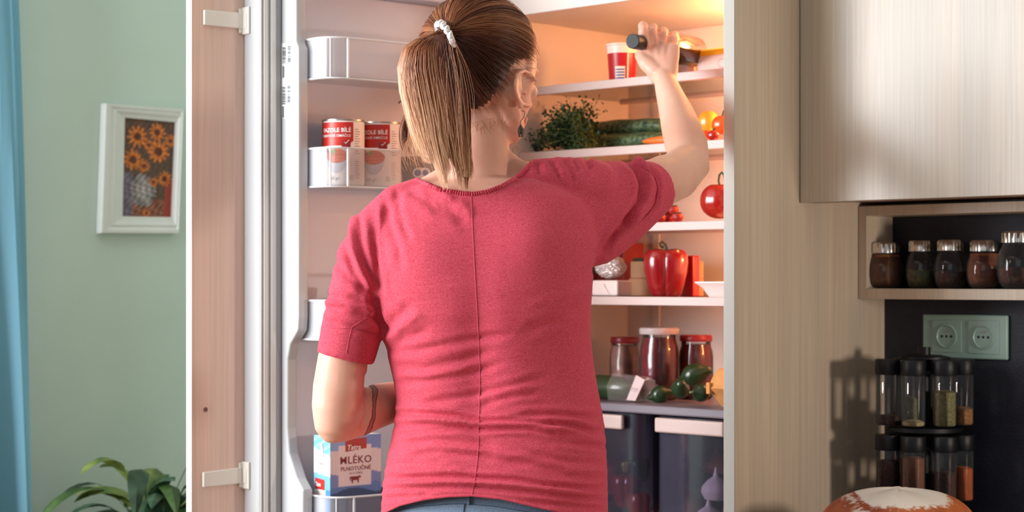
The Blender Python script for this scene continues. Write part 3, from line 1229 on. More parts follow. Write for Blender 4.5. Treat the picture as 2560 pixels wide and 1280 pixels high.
def door_bin(zb, zt, nf=.115):
    g = MB()
    o_, i_ = plan_path(nf), plan_path(nf, off=.0028)
    n = len(o_)
    # walls: clear corner (indices up to 9), frosted front
    for m_, rg in ((0, range(0, 9)), (1, range(9, n - 10)), (0, range(n - 10, n - 1))):
        g.m = m_
        for j in rg:
            a, b, c, d = o_[j], o_[j + 1], i_[j + 1], i_[j]
            g.add([D(*a, zb), D(*b, zb), D(*c, zb), D(*d, zb), D(*a, zt), D(*b, zt), D(*c, zt), D(*d, zt)], [(0, 1, 5, 4), (2, 3, 7, 6), (4, 5, 6, 7), (0, 3, 2, 1)])
    g.m = 0
    vs = [D(*p_, zb - .0005) for p_ in o_] + [D(*p_, zb + .0025) for p_ in o_]
    g.add(vs, [tuple(range(n)), tuple(range(n, 2 * n))[::-1]] + [(i, (i + 1) % n, n + (i + 1) % n, n + i) for i in range(n)])
    # rims and the bright corner ridge
    g.m = 2
    g.tube([D(*p_, zt) for p_ in o_], .0019, 8)
    g.tube([D(*p_, zb) for p_ in o_], .0017, 8)
    g.tube([D(o_[9][0], o_[9][1] + .0005, zb), D(o_[9][0], o_[9][1] + .0005, zt)], .0024, 8)
    g.tube([D(o_[5][0], o_[5][1], zb), D(o_[5][0], o_[5][1], zt)], .0012, 6)
    return g.build('door_bin', [M['bin'], M['bin_front'], M['bin_rim']], DR)


door_bin(1.601, 1.671)
door_bin(1.4125, 1.4795)
door_bin(1.146, 1.214)
door_bin(.797, .874, .133)
# white wire bottle holder above the third bin
q0 = [D(.404, .100, 1.20), D(.404, .100, 1.247), D(.402, .100, 1.254), D(.396, .100, 1.256), D(.30, .100, 1.256), D(.294, .1, 1.254), D(.292, .100, 1.247), D(.292, .100, 1.20)]
MB().tube(q0, .0024, 10).build('wire_holder', M['bin_rim'], DR)

# ================================================================== things in the door
# ------------------------------------------------------------------ bean cans
M['tin'] = pm('tin_rim', 'b9b0a8', 0.3, metal=1.0)


def can_map(c, R):
    d = -np.array([c[0], c[1], 0.0])
    d /= np.linalg.norm(d)
    r = np.array([-d[1], d[0], 0])
    return lambda x, z: c + (d * math.cos(x / R) + r * math.sin(x / R)) * R + np.array([0, 0, z])


CC = D(.359, .066, 1.4155)
CH = 0.116
CR = 0.0372
can = thing('bean_can', 'white and red bean can standing leftmost in the door bin', 'can', CC, 'bean cans in the door bin')
g = MB().lathe(CC, [(CR * .95, 0), (CR * .98, .001), (CR * .98, .003), (CR, .0045), (CR, CH - .0045), (CR * .98, CH - .003)], 48)
g.build('paper_label', M['white_label'], can)
g = MB().lathe(CC, [(CR * .985, CH - .003), (CR * 1.02, CH - .0025), (CR * 1.02, CH), (CR * .95, CH + .0003), (CR * .94, CH - .003), (.001, CH - .003)], 48)
g.build('rim', M['tin'], can)
f1 = can_map(CC, CR + .0003)
g = MB()
xr = CR * math.radians(28)
patch(g, f1, -CR * 2.2, xr, lambda x: .0695 + max(0, (x - xr + .014)) * .6, CH - .005, 40)
g.build('red_band', M['red_label'], can, recalc=False)
f2 = can_map(CC, CR + .0006)
g = MB()
xe = CR * math.radians(19)
put_text(g, 'FAZOLE BÍLÉ', .0100, f2, bold=.0001, align='RIGHT', x0=xe + .0015, y0=CH - .0225)
put_text(g, 'V TOMATOVÉ OMÁČCE', .0062, f2, align='RIGHT', x0=xe + .001, y0=CH - .0310, bold=.00003)
# tick
tick = [(-.0035, .0745), (-.0015, .0725), (.0045, .0785), (.0053, .0780), (-.0014, .0712), (-.0042, .0740)]
g.add([f2(x + xe - .007, z + .0015) for x, z in tick], [(0, 1, 2, 3, 4, 5)])
g.build('lettering', M['white_ink'], can, recalc=False)
g = MB()
g_in = MB()
patch(g, f1, xe - .0155, xe + .0005, .0665, .0785, 8)
g.build('tick_badge', M['red_ink'], can, recalc=False)
g = MB()
for k in range(11):
    z = CH - .018 - .0042 * k
    patch(g, f1, xr + .003, xr + .003 + (.012 if k % 3 else .008), z, z + .0012, 5)
for k in range(9):
    z = .042 - .0036 * k
    patch(g, f1, xr + .003, xr + .003 + (.008 if k % 2 else .010), z, z + .0009, 4)
for k in range(4):
    patch(g, f1, -.002 + xe, xe + .006, .010 + .0022 * k, .0108 + .0022 * k, 3)
put_text(g, '420 g℮', .0078, f1, align='LEFT', x0=-.028, y0=.010)
put_text(g, '℮', .006, f1, x0=xr + .011, y0=.018)
g.build('small_print', M['grey_ink'], can, recalc=False)


def beans(u, v):
    x, y = (u - .5) * 2, v
    n1 = math.sin(u * 60 + 4 * math.sin(v * 31)) * math.sin(v * 44 + 3 * math.sin(u * 29))
    topr = math.hypot(x * 1.02, (y - .70) / .27)
    low = math.hypot(x * 1.05, (y - .70) / .66)
    if topr < 1:
        c = np.array([.80, .36, .20]) + .16 * n1 * np.array([1, .9, .8])
        if math.hypot((x + .28) / .2, (y - .88) / .12) < 1:
            c = np.array([.45, .55, .25]) + .1 * n1
    elif low < 1 and y < .72:
        c = np.array([.80, .80, .83]) * (.92 + .12 * y)
    else:
        c = np.array([.925, .87, .84])
    if math.hypot((x + .86) / .12, (y - .9) / .12) < 1:
        c = np.array([.50, .22, .38])
    return tuple(float(min(1, max(0, t))) for t in c)


f15 = can_map(CC, CR + .0002)
g, cols = colour_grid(f15, -.034, .009, .0190, .0660, 70, 50, beans)
g.build('bean_picture', M['vcol_gloss'], can, recalc=False, cols=cols)
c2 = copy_tree(can)
C2 = D(.2787, .066, 1.4155)
c2.location = tuple(C2)
c2.rotation_euler = (0, 0, math.radians(-1.5))
c2['label'] = 'white and red bean can half behind the first can, next to the ponytail'

# dark tub with two round blue marks
c = D(.190, .068, 1.4155)
tb = thing('plastic_tub', 'dark grey tub with two round blue marks behind the ponytail', 'tub', c)
M['dark_plastic'] = pm('dark_grey_plastic', '3a3a44', 0.45)
MB().lathe(c, [(.030, 0), (.032, .003), (.036, .052), (.037, .054), (.037, .058), (.0335, .059), (.001, .0595)], 36).build('tub_body', M['dark_plastic'], tb)
ft = can_map(c, .0362)
g = MB()
disc2(g, ft, -.004, .028, .010, .009)
disc2(g, ft, .010, .028, .009, .009)
patch(g, ft, -.004, .010, .019, .037, 8)
g.build('white_sticker', M['white_label'], tb, recalc=False)
ft = can_map(c, .0366)
M['blue'] = pm('blue_ink', '2a4288', 0.5)
g = MB()
disc2(g, ft, -.005, .028, .0066, .0066)
disc2(g, ft, .0095, .028, .0060, .0060)
g.build('blue_dot', M['blue'], tb, recalc=False)

# dark bottle in the third bin
M['green_glass'] = pm('dark_green_glass', '10291c', 0.12, spec=.7)
c = D(.372, .062, 1.149)
bt = thing('dark_bottle', 'short dark bottle with green glint in the third door bin', 'bottle', c)
MB().lathe(c, [(.022, 0), (.024, .003), (.024, .045), (.018, .06), (.011, .066), (.011, .074)], 28).build('bottle_body', M['green_glass'], bt)
MB().lathe(c, [(.0135, .0745), (.0135, .086), (.012, .087), (.001, .087)], 24).build('cap', M['black'], bt)

# ------------------------------------------------------------------ milk carton
S_, N_ = .413, .104
ZM = .8002
HM = .178
mk = thing('milk_carton', 'blue and white milk carton with dark red lettering in the bottom door bin', 'carton', D(.355, .075, ZM))
g = MB()
CWD, CDP = .108, .050
g.box(D, S_ - CWD, S_, N_ - CDP, N_, ZM, ZM + HM)
g.build('carton_body', M['white_label'], mk, smooth=False, bevel=.001)
ff = lambda X_, Y_, off=.0004: D(S_ - (X_ - 470) / 240 * CWD, N_ + off, ZM + HM - (Y_ - 905) * .000352)
fl_ = lambda X_, Y_, off=.0004: D(S_ + off, N_ - CDP + (X_ - 355) / 113 * CDP, ZM + HM - (Y_ - 905) * .000352)


def milk_front(u, v):
    X_ = 470 + 240 * u
    Y_ = 1411 - (1411 - 905) * v
    wav = 10 * math.sin(u * 7)
    if Y_ < 975 + wav * .6:
        c = np.array([.58, .66, .86]) if (u + (Y_ - 905) / 300) < .75 else np.array([.50, .56, .80])
    elif Y_ < 1090 + wav:
        c = np.array([.92, .82, .84])
    elif Y_ < 1150 + 12 * math.sin(u * 5 + 1):
        c = np.array([.52, .54, .76])
    elif Y_ < 1178 + 14 * math.sin(u * 6 + 2):
        c = np.array([.40, .50, .74])
    else:
        c = np.array([.22, .28, .46])
    if 508 < X_ < 662 and 955 < Y_ < 1155 + 0 * u:
        c = np.array([.95, .85, .86])
    return tuple(float(t) for t in c)


def milk_side(u, v):
    Y_ = 1411 - (1411 - 905) * v
    if Y_ < 965 + 40 * u:
        c = np.array([.45, .72, .90]) if (u * 60 + Y_) % 40 > 16 else np.array([.60, .82, .93])
    elif Y_ < 1088 + 16 * u:
        c = np.array([.92, .92, .93])
    elif Y_ < 1170:
        c = np.array([.45, .70, .86])
    else:
        c = np.array([.30, .55, .78])
    return tuple(float(t) for t in c)


g, cols = colour_grid(lambda u, v: ff(470 + 240 * u, 1411 - 506 * v), 0, 1, 0, 1, 48, 100, milk_front)
g.build('front_print', M['vcol_gloss'], mk, smooth=False, recalc=False, cols=cols)
g, cols = colour_grid(lambda u, v: fl_(355 + 113 * u, 1411 - 506 * v), 0, 1, 0, 1, 30, 100, milk_side)
g.build('side_print', M['vcol_gloss'], mk, smooth=False, recalc=False, cols=cols)
g = MB()
g.add([ff(540, 925, .0008), ff(640, 918, .0008), ff(640, 972, .0008), ff(540, 985, .0008)], [(0, 1, 2, 3)])
g.build('red_badge', M['red_label'], mk, smooth=False, recalc=False)
g = MB()
g.add([fl_(365, 1115, .0008), fl_(430, 1122, .0008), fl_(430, 1174, .0008), fl_(365, 1168, .0008)], [(0, 1, 2, 3)])
g.build('red_badge', M['red_label'], mk, smooth=False, recalc=False)
g = MB()
k1 = .000352
ffm = lambda x, y: ff(470 + x / .100 * 240, 905 - y / k1 * 1.0, .0012)
put_text(g, 'Tatra', .0125, lambda x, y: ffm(x + .0315, y - .0250), bold=.0002, shear=.2)
put_text(g, 'Tatra', .0105, lambda x, y: fl_(355 + (x * .8 + .0075) / .060 * 113, 905 - (y - .0885) / k1, .0012), bold=.0002, shear=.2)
g.build('badge_lettering', M['white_ink'], mk, smooth=False, recalc=False)
g = MB()
put_text(g, 'MLÉKO', .0185, lambda x, y: ffm(x + .0495, y - .0490), bold=.00015, align='CENTER', spacing=1.08)
put_text(g, 'PLNOTUČNÉ', .0098, lambda x, y: ffm(x + .0495, y - .0610), bold=.00008, align='CENTER', spacing=1.05)
put_text(g, '3,5 % TUKU', .0052, lambda x, y: ffm(x + .0495, y - .0678), align='CENTER')
put_text(g, 'MLÉKO', .0070, lambda x, y: fl_(355 + (x * .8 + .0200) / .060 * 113, 905 - (y - .0510) / k1, .0012))
# cow silhouette
cow = [(-.011, -.0725), (-.0085, -.0718), (.006, -.0718), (.0085, -.0705), (.0115, -.0735), (.0095, -.0750), (.0070, -.0745), (.0068, -.0775), (.0064, -.0835), (.0048, -.0835), (.0044, -.0785),
       (-.0045, -.0785), (-.0052, -.0835), (-.0068, -.0835), (-.0078, -.0765), (-.0092, -.0738), (-.0098, -.079), (-.0105, -.079)]
g.add([ffm(.0485 + x, y) for x, y in cow], [tuple(range(len(cow)))])
g.build('dark_lettering', M['red_ink'], mk, smooth=False, recalc=False)
g = MB()
for k in range(9):
    patch(g, lambda x, y: fl_(x, y, .0009), 364, 430 - (k % 3) * 6, 1182 + 9 * k, 1185 + 9 * k, 2)
g.build('small_print', M['grey_ink'], mk, smooth=False, recalc=False)
g = MB()
patch(g, lambda x, y: fl_(x, y, .0006), 358, 436, 1262, 1172, 2)
g.build('text_panel', M['white_label'], mk, smooth=False, recalc=False)
g = MB()
p0 = [fl_(405, 950, .0005), fl_(418, 942, .0005), fl_(428, 1010, .0005), fl_(404, 1016, .0005)]
g.hexa(p0 + [q_ + ES * .0018 for q_ in p0])
g.build('fold_flap', M['white_label'], mk, smooth=False)

# printed packet before the carton
pk = thing('printed_packet', 'dark printed food packet lying beside the milk carton', 'packet', D(.22, .075, .8002))


def packet(u, v):
    n1 = math.sin(u * 23 + 4 * math.sin(v * 9)) * math.sin(v * 17 + 2 * math.sin(u * 13))
    n2 = math.sin(u * 71 + v * 43)
    c = np.array([.18, .16, .20]) + .05 * n2
    if n1 > .35:
        c = np.array([.66, .34, .24]) + .1 * n2
    if n1 < -.5:
        c = np.array([.30, .38, .22])
    if math.hypot((u - .62) / .16, (v - .75) / .2) < 1:
        c = np.array([.74, .64, .64]) + .1 * n1
    return tuple(float(min(1, max(0, t))) for t in c)


MB().box(D, .18, .285, .05, .1, .8002, .876).build('packet_body', M['dark_plastic'], pk, smooth=False, bevel=.004)
g, cols = colour_grid(lambda u, v: D(.283 - .101 * u, .1004, .803 + .070 * v), 0, 1, 0, 1, 50, 36, packet)
g.build('picture_print', M['vcol_gloss'], pk, smooth=False, recalc=False, cols=cols)

# ================================================================== things on the shelves
M['red_cup'] = pm('red_cup_plastic', 'b01824', 0.35)
M['cup_white'] = pm('cup_white', 'e8d8cc', 0.4)
z = SH[0]
b = .125
c = K(ray_b(1556, b), b, z + .0006)
cup = thing('yogurt_cup', 'tall red and white plastic cup beside the bottle cap on the top shelf', 'cup', c)
kk = c[1] / FPX
hc = .074
MB().lathe(c, [(.0235, 0), (.0245, .002), (.0282, .056)], 40).build('red_sleeve', M['red_cup'], cup)
MB().lathe(c, [(.0283, .0562), (.0293, hc - .004), (.031, hc - .003), (.031, hc), (.0285, hc), (.0281, hc - .006), (.001, hc - .006)], 40).build('cup_rim', M['cup_white'], cup)


def cone_map(c, r0, r1, h, off):
    d = -np.array([c[0], c[1], 0.0])
    d /= np.linalg.norm(d)
    r = np.array([-d[1], d[0], 0])
    return lambda x, zz: c + (d * math.cos(x / .026) + r * math.sin(x / .026)) * (r0 + (r1 - r0) * zz / h + off) + np.array([0, 0, zz])


fc = cone_map(c, .0245, .0284, .056, .0004)
g = MB()
patch(g, fc, .0085, .0115, .002, .0565, 3)
patch(g, fc, -.0135, .005, .001, .031, 6)
g.build('white_panel', M['cup_white'], cup, recalc=False)
fc = cone_map(c, .0245, .0284, .056, .0007)
g = MB()
for k in range(5):
    patch(g, fc, -.0125, .004, .003 + .0052 * k, .0055 + .0052 * k, 5)
g.build('blue_stripe', M['blue'], cup, recalc=False)

# spread tub with yellow lid
b0, b1 = .105, .195
aL, aR = ray_b(1729, b0), .022
M['yellow'] = pm('yellow_lid', 'd9a818', 0.4)
M['tub'] = pm('pale_tub', 'ecd6d2', 0.4)
tb = thing('spread_tub', 'pale spread tub with yellow lid at the right end of the top shelf', 'tub', K((aL + aR) / 2, .15, z + .0006))


def rrect(a0, a1, b0, b1, r, zz, n=6):
    pts = []
    for (ca, cb, t0) in ((a1 - r, b1 - r, 0), (a0 + r, b1 - r, 1), (a0 + r, b0 + r, 2), (a1 - r, b0 + r, 3)):
        for i in range(n + 1):
            t = math.pi / 2 * (t0 + i / n)
            pts.append(K(ca + r * math.cos(t), cb + r * math.sin(t), zz))
    return pts


g = MB()
g.rings([rrect(aR + .006, aL - .006, b0 + .006, b1 - .006, .012, z + .0006), rrect(aR + .001, aL - .001, b0 + .001, b1 - .001, .014, z + .036)])
g.build('tub_body', M['tub'], tb)
g = MB()
g.rings([rrect(aR - .001, aL + .001, b0 - .001, b1 + .001, .015, z + .034), rrect(aR - .001, aL + .001, b0 - .001, b1 + .001, .015, z + .043), rrect(aR + .004, aL - .004, b0 + .004, b1 - .004, .012, z + .046)])
g.build('lid', M['yellow'], tb)
g = MB()
fT = lambda x, y: K((aL + aR) / 2 - x, b0 + .0032 - y * .14, z + .018 + y)
for i in range(28):
    t0, t1 = 2 * math.pi * i / 28, 2 * math.pi * (i + 1) / 28
    g.add([fT(.010 * math.cos(t0), .008 * math.sin(t0)), fT(.010 * math.cos(t1), .008 * math.sin(t1)), fT(.0092 * math.cos(t1), .0073 * math.sin(t1)), fT(.0092 * math.cos(t0), .0073 * math.sin(t0))], [(0, 1, 2, 3)])
for k in range(3):
    g.add([fT(-.012, -.011 - .0022 * k), fT(.014 - .004 * k, -.011 - .0022 * k), fT(.014 - .004 * k, -.0117 - .0022 * k), fT(-.012, -.0117 - .0022 * k)], [(0, 1, 2, 3)])
M['rose_ink'] = pm('faded_rose_ink', 'a8808c', .5)
g.build('printed_mark', M['rose_ink'], tb, smooth=False, recalc=False)

# brown pouch behind the hand
aP0, aP1 = ray_b(1668, .19), ray_b(1737, .19)
M['pouch'] = pm('brown_foil_pouch', '6a4030', 0.35, noise=.25, nscale=30, bump=.5, bscale=40)
pc = thing('paper_pouch', 'crumpled dark brown food pouch standing behind the raised hand', 'pouch', K((aP0 + aP1) / 2, .2, z + .0006))
g = MB()
rs = []
for (t, w0, d0) in ((0, 1.0, .016), (.1, 1.0, .017), (.45, .96, .013), (.8, .80, .007), (1.0, .66, .003)):
    ring = []
    ac, hw = (aP0 + aP1) / 2, abs(aP1 - aP0) / 2
    for j in range(20):
        th = 2 * math.pi * j / 20
        cs, sn = math.cos(th), math.sin(th)
        ring.append(K(ac + hw * w0 * math.copysign(abs(cs) ** .5, cs) + .002 * math.sin(j * 2.1 + t * 7), .2 + d0 * math.copysign(abs(sn) ** .7, sn), z + .0006 + .069 * t + .001 * math.sin(j * 1.7) * t))
    rs.append(ring)
g.rings(rs)
g.build('pouch_body', M['pouch'], pc)
# bowl further back
c = K(ray_b(1748, .265), .265, z + .0006)
bw = thing('glass_bowl', 'shallow amber bowl seen through the top glass shelf', 'bowl', c)
M['amber'] = pm('peach_ceramic', 'd59a70', .3)
MB().lathe(c, [(.018, 0), (.024, .001), (.036, .012), (.040, .022), (.0385, .022), (.034, .013), (.02, .004), (.001, .003)], 36).build('bowl_body', M['amber'], bw)

# ------------------------------------------------------------------ vegetables on the second shelf
z = SH[1]
M['parsley'] = leafmat('parsley_green', '1d3318', '3f5a2c')
M['stemg'] = pm('pale_green_stem', '6d7f45', .6)
c0 = K(ray_b(1425, .10), .10, z + .001)
ps = thing('parsley_bunch', 'bushy bunch of dark green parsley on the second shelf beside the leeks', 'herb', c0)
gs, gl = MB(), MB()
rp = random.Random(5)
uh = -U
for i in range(150):
    # stems fan out from the tied end at the right towards the left and up
    st0 = c0 + (-uh) * rp.uniform(.0, .055) + V * rp.uniform(-.015, .03) + np.array([0, 0, rp.uniform(.004, .02)])
    tl = rp.uniform(.0, 1)
    end = c0 + uh * (.075 - .135 * tl + rp.uniform(-.012, .012)) + V * rp.uniform(-.045, .035) + np.array([0, 0, rp.uniform(.0, 1) ** .8 * (.050 + .045 * (1 - abs(tl - .62) * 1.6)) + .003])
    if i % 14 == 0:
        end = end + np.array([0, 0, .018]) + (-uh) * .02
    mid = (st0 + end) / 2 + np.array([0, 0, .012])
    gs.tube([st0, mid, end], [.0009, .0008, .0005], 5)
    for k in range(20):
        t = rp.uniform(.25, 1.05)
        q_ = (1 - t) ** 2 * st0 + 2 * t * (1 - t) * mid + t * t * end + np.array([rp.gauss(0, .006), rp.gauss(0, .006), rp.gauss(0, .006)])
        if q_[2] < z + .002:
            q_[2] = z + .002 + rp.random() * .004
        r = rp.uniform(.0028, .0052)
        e1 = np.array([rp.gauss(0, 1) for _ in range(3)])
        e1 /= np.linalg.norm(e1)
        e2 = np.cross(e1, np.array([rp.gauss(0, 1) for _ in range(3)]))
        e2 /= np.linalg.norm(e2) + 1e-9
        e3 = np.cross(e1, e2)
        gl.add([q_, q_ + e1 * r + e2 * r * .6 + e3 * r * .2, q_ + e1 * r * 1.8, q_ + e1 * r * 1.2 - e2 * r * .7, q_ - e2 * r * .5 + e1 * r * .3], [(0, 1, 2), (0, 2, 3), (0, 3, 4)])
gs.build('stems', M['stemg'], ps)
tag(gl.build('leaves', M['parsley'], ps, smooth=False, recalc=False), kind='stuff')

M['leek'] = None
m, nt, p, out = new_mat('striped_leek_green')
N, L = nt.nodes, nt.links
tc = N.new('ShaderNodeTexCoord')
mp = N.new('ShaderNodeMapping')
mp.inputs['Rotation'].default_value = (0, 0, math.radians(45))
mp.inputs['Scale'].default_value = (3, 180, 180)
L.new(tc.outputs['Object'], mp.inputs[0])
n = N.new('ShaderNodeTexNoise')
n.inputs['Scale'].default_value = 1
L.new(mp.outputs[0], n.inputs['Vector'])
r = N.new('ShaderNodeValToRGB')
r.color_ramp.elements[0].position = .38
r.color_ramp.elements[0].color = (*lin('2a4634'), 1)
r.color_ramp.elements[1].position = .66
r.color_ramp.elements[1].color = (*lin('728a60'), 1)
L.new(n.outputs['Fac'], r.inputs[0])
L.new(r.outputs[0], p.inputs['Base Color'])
p.inputs['Roughness'].default_value = .45
M['leek'] = m


def along(px0, px1, b, z0, z1, n=9):
    A0, A1 = ray_b(px0, b), ray_b(px1, b)
    return [K(A0 + (A1 - A0) * t, b, z0 + (z1 - z0) * t) for t in np.linspace(0, 1, n)]


leeks = [('leek stalk lying lowest on the second shelf behind the parsley', .185, .022, .020, .016),
         ('leek stalk lying uppermost behind the parsley on the second shelf', .208, .051, .049, .0150),
         ('leek stalk at the very back of the second shelf behind the other leeks', .235, .018, .020, .015)]
for i, (lab, b, h0, h1, r) in enumerate(leeks):
    pts = along(1500 + 6 * i, 1662 - 4 * i, b, z + h0, z + h1)
    lk = thing('leek', lab, 'leek', pts[4] * [1, 1, 0] + [0, 0, z], 'leeks on the second shelf')
    for q_ in range(3):
        off = np.array([0, 0, (.004, -.003, 0)[q_]]) + V * (.003, -.003, -.006)[q_]
        MB().tube([p_ + off + np.array([0, 0, .0015 * math.sin(k * .9 + q_)]) for k, p_ in enumerate(pts)], [r * (.95 + .10 * q_) * (1 + .12 * math.sin(k * .5)) for k in range(9)], 12, round_ends=True, flat=.8).build('leaf_sheath', M['leek'], lk)
# dark leek leaves lying at the far left
pts = along(1268, 1350, .10, z + .014, z + .016, 7)
zu = thing('dark_zucchini', 'dark green zucchini lying at the left end of the second shelf', 'zucchini', pts[3] * [1, 1, 0] + [0, 0, z])
M['zuc'] = pm('dark_green_skin', '1c3426', .35, noise=.3, nscale=60)
MB().tube(pts, [.010, .0125, .013, .0132, .0130, .012, .008], 16, round_ends=True).build('fruit_body', M['zuc'], zu)
MB().tube([pts[-1], pts[-1] - U * -.012], [.005, .0035], 8).build('stem', M['stemg'], zu)
# carrot
M['carrot'] = pm('carrot_orange', 'd8691f', .5, noise=.1, nscale=50)
pts = along(1610, 1662, .085, z + .010, z + .0095, 6)
cr_ = thing('carrot', 'orange carrot tip showing beside the bent elbow on the second shelf', 'carrot', pts[2] * [1, 1, 0] + [0, 0, z])
MB().tube(pts, [.003, .005, .0065, .0075, .0085, .009], 12, round_ends=True).build('root', M['carrot'], cr_)


def tomato(px, py, b, rpx, mat, name, label, cat, zsh, group=None, stem=True, sq=.9, stemh=.012, lobes=5):
    a = ray_b(px, b)
    c = K(a, b, 0)
    r = rpx * c[1] / FPX
    zc = zat(py, c)
    c = K(a, b, zc - r * sq)
    t = thing(name, label, cat, c, group)
    prof = []
    for i in range(15):
        ph = -math.pi / 2 + math.pi * i / 14
        rr = r * math.cos(ph) ** .9 if math.cos(ph) > 0 else 0
        zz = r * sq * (1 + math.sin(ph)) - (r * .22 * math.exp(-(rr / (r * .28)) ** 2) if ph > 0 else 0)
        prof.append((max(rr, .0003), zz))
    MB().lathe(c, prof, 40, lobes=lobes, lob=.05).build('fruit_body', mat, t)
    if stem:
        g = MB()
        top = c + np.array([0, 0, 2 * r * sq - r * .2])
        g.tube([top, top + np.array([.001, 0, stemh * .6]), top + np.array([.003, 0, stemh])], [.0022, .0015, .0018], 8)
        for k in range(5):
            th = k * 1.256 + .3
            leaf(g, top + np.array([0, 0, .001]), th, .5, r * .7, .005, 1.6, stem=.05)
        g.build('calyx', M['stemdark'], t, recalc=False)
    return t


M['stemdark'] = pm('dark_green_stem', '26331b', .6)
M['tomred'] = pm('tomato_red', '9c150f', .24, noise=.08, nscale=20, coat=.4)
M['tomor'] = pm('tomato_orange', 'd8551a', .25, noise=.1, nscale=20, coat=.3)
M['tomyl'] = pm('tomato_yellow', 'e09a2c', .28, noise=.08, nscale=20, coat=.2)
tomato(1771, 305, .16, 26, M['tomyl'], 'tomato', 'yellow orange tomato on the second shelf, uppermost and leftmost of the heap', 'tomato', z, 'tomatoes on the second shelf', stem=False, sq=1.15)
tomato(1806, 312, .13, 27, M['tomor'], 'tomato', 'orange tomato with dark stem against the right wall on the second shelf', 'tomato', z, 'tomatoes on the second shelf')
tomato(1783, 338, .095, 15, M['tomred'], 'tomato', 'small red tomato lying in front of the orange one on the second shelf', 'tomato', z, 'tomatoes on the second shelf', stemh=.005)
tomato(1760, 337, .10, 14, M['tomor'], 'tomato', 'small orange tomato lying lowest beside the elbow on the second shelf', 'tomato', z, 'tomatoes on the second shelf', stem=False)

# ------------------------------------------------------------------ third shelf
z = SH[2]
t = tomato(1799, 502, .10, 49, M['tomred'], 'tomato', 'large glossy red tomato with a curled stem on the third shelf', 'tomato', z, sq=.92, stem=False)
c = root_loc(t)
g = MB()
r = 49 * c[1] / FPX
top = c + np.array([-.001, 0, 2 * r * .92 - .008])
g.tube([top + U * .002, top + U * -.001 + [0, 0, .012], top + U * .001 + [0, 0, .022], top + U * .006 + [0, 0, .026], top + U * .011 + [0, 0, .022], top + U * .013 + [0, 0, .010]], .0020, 8)
for k in range(5):
    leaf(g, top + np.array([0, 0, .003]), k * 1.256, .3, .016, .006, 1.2, stem=.05)
g.build('curled_stem', M['stemdark'], t, recalc=False)
M['berry'] = pm('strawberry_red', '9c1a1c', .35, noise=.2, nscale=300, bump=.8, bscale=400)
for i, (px, dz, b) in enumerate(((1628, 0, .12), (1650, 0, .10), (1672, 0, .125), (1694, 0, .10), (1661, .013, .12), (1683, .014, .118))):
    c = K(ray_b(px, b), b, z + .0008 + dz)
    pos = ['leftmost, beside the sleeve cuff', 'second from the sleeve cuff', 'at the back of the row', 'rightmost, nearest the red tomato', 'lying on top of the others, nearer the cuff', 'topmost, nearer the red tomato'][i]
    t = thing('strawberry', 'dark red strawberry on the third shelf, ' + pos, 'strawberry', c, 'strawberries on the third shelf')
    MB().lathe(c, [(.003, 0), (.0075, .003), (.0105, .008), (.0112, .012), (.0095, .016), (.005, .018), (.0005, .0175)], 18, ph=i).build('fruit_body', M['berry'], t)
    g = MB()
    for k in range(6):
        leaf(g, c + np.array([0, 0, .0175]), k * 1.05 + i, .75, .012, .005, 1.5, stem=.05)
    g.build('calyx', M['stemdark'], t, recalc=False)

# ------------------------------------------------------------------ fourth shelf
z = SH[3]
b0 = .075
aL, aR = ray_b(1478, b0), ray_b(1543, b0)
M['wrap'] = pm('white_butter_paper', 'e2cfc9', .4, noise=.05, nscale=60, bump=.3, bscale=60)
hB = 41 * K(aL, b0, 0)[1] / FPX
bu = thing('butter_block', 'white paper wrapped butter block under the crumpled foil on the fourth shelf', 'butter', K((aL + aR) / 2, b0 + .03, z + .0006))
bx(K, aR, aL, b0, b0 + .042, z + .0016, z + hB).build('wrapper', M['wrap'], bu, smooth=False, bevel=.004, seg=3)
g = MB()
am = (aL + aR) / 2
g.add([K(am + .014, b0 - .0006, z + .004), K(am - .014, b0 - .0006, z + .004), K(am, b0 - .0022, z + hB * .8)], [(0, 1, 2)])
g.add([K(am + .014, b0 - .0006, z + .004), K(am, b0 - .0022, z + hB * .8), K(am - .014, b0 - .0006, z + .004), K(am, b0 - .0004, z + .004)], [(0, 1, 3), (1, 2, 3)])
g.build('folded_flap', M['wrap'], bu, smooth=False, recalc=False)
M['foil'] = pm('crumpled_foil', 'd8ccc8', .3, metal=.5)
c = K((ray_b(1484, .098) + ray_b(1568, .098)) / 2, .098, z + hB + .0242)
fo = MB()
rf = random.Random(4)
bm = bmesh.new()
bmesh.ops.create_icosphere(bm, subdivisions=5, radius=1.0)
dirs = [Vector((rf.gauss(0, 1), rf.gauss(0, 1), rf.gauss(0, 1))).normalized() for _ in range(260)]
offs = [rf.uniform(.80, 1.04) for _ in dirs]
vs = []
for v_ in bm.verts:
    rr = min(o_ / max(v_.co.dot(d_), .05) for d_, o_ in zip(dirs, offs) if v_.co.dot(d_) > .3)
    rr = min(rr, 1.12)
    rr *= 1 + .07 * abs(math.sin(v_.co.x * 9 + 3 * math.sin(v_.co.z * 7))) * abs(math.sin(v_.co.y * 11 + v_.co.z * 8)) - .05 * abs(math.sin(v_.co.z * 17 + 5 * v_.co.x))
    q_ = v_.co * rr
    vs.append(c + (-U) * q_.x * .038 + V * q_.y * .030 + np.array([0, 0, max(q_.z * .0240, -.0235)]))
fs = [tuple(x.index for x in f_.verts) for f_ in bm.faces]
bm.free()
fo.add(vs, fs)
o_ = fo.build('foil_package', M['foil'], smooth=False)
tag(o_, 'crumpled silver foil package lying on the white butter block', 'foil')
M['card'] = pm('light_brown_card', 'b98a66', .6, noise=.08, nscale=30)
aL, aR = ray_b(1572, .20), ray_b(1700, .20)
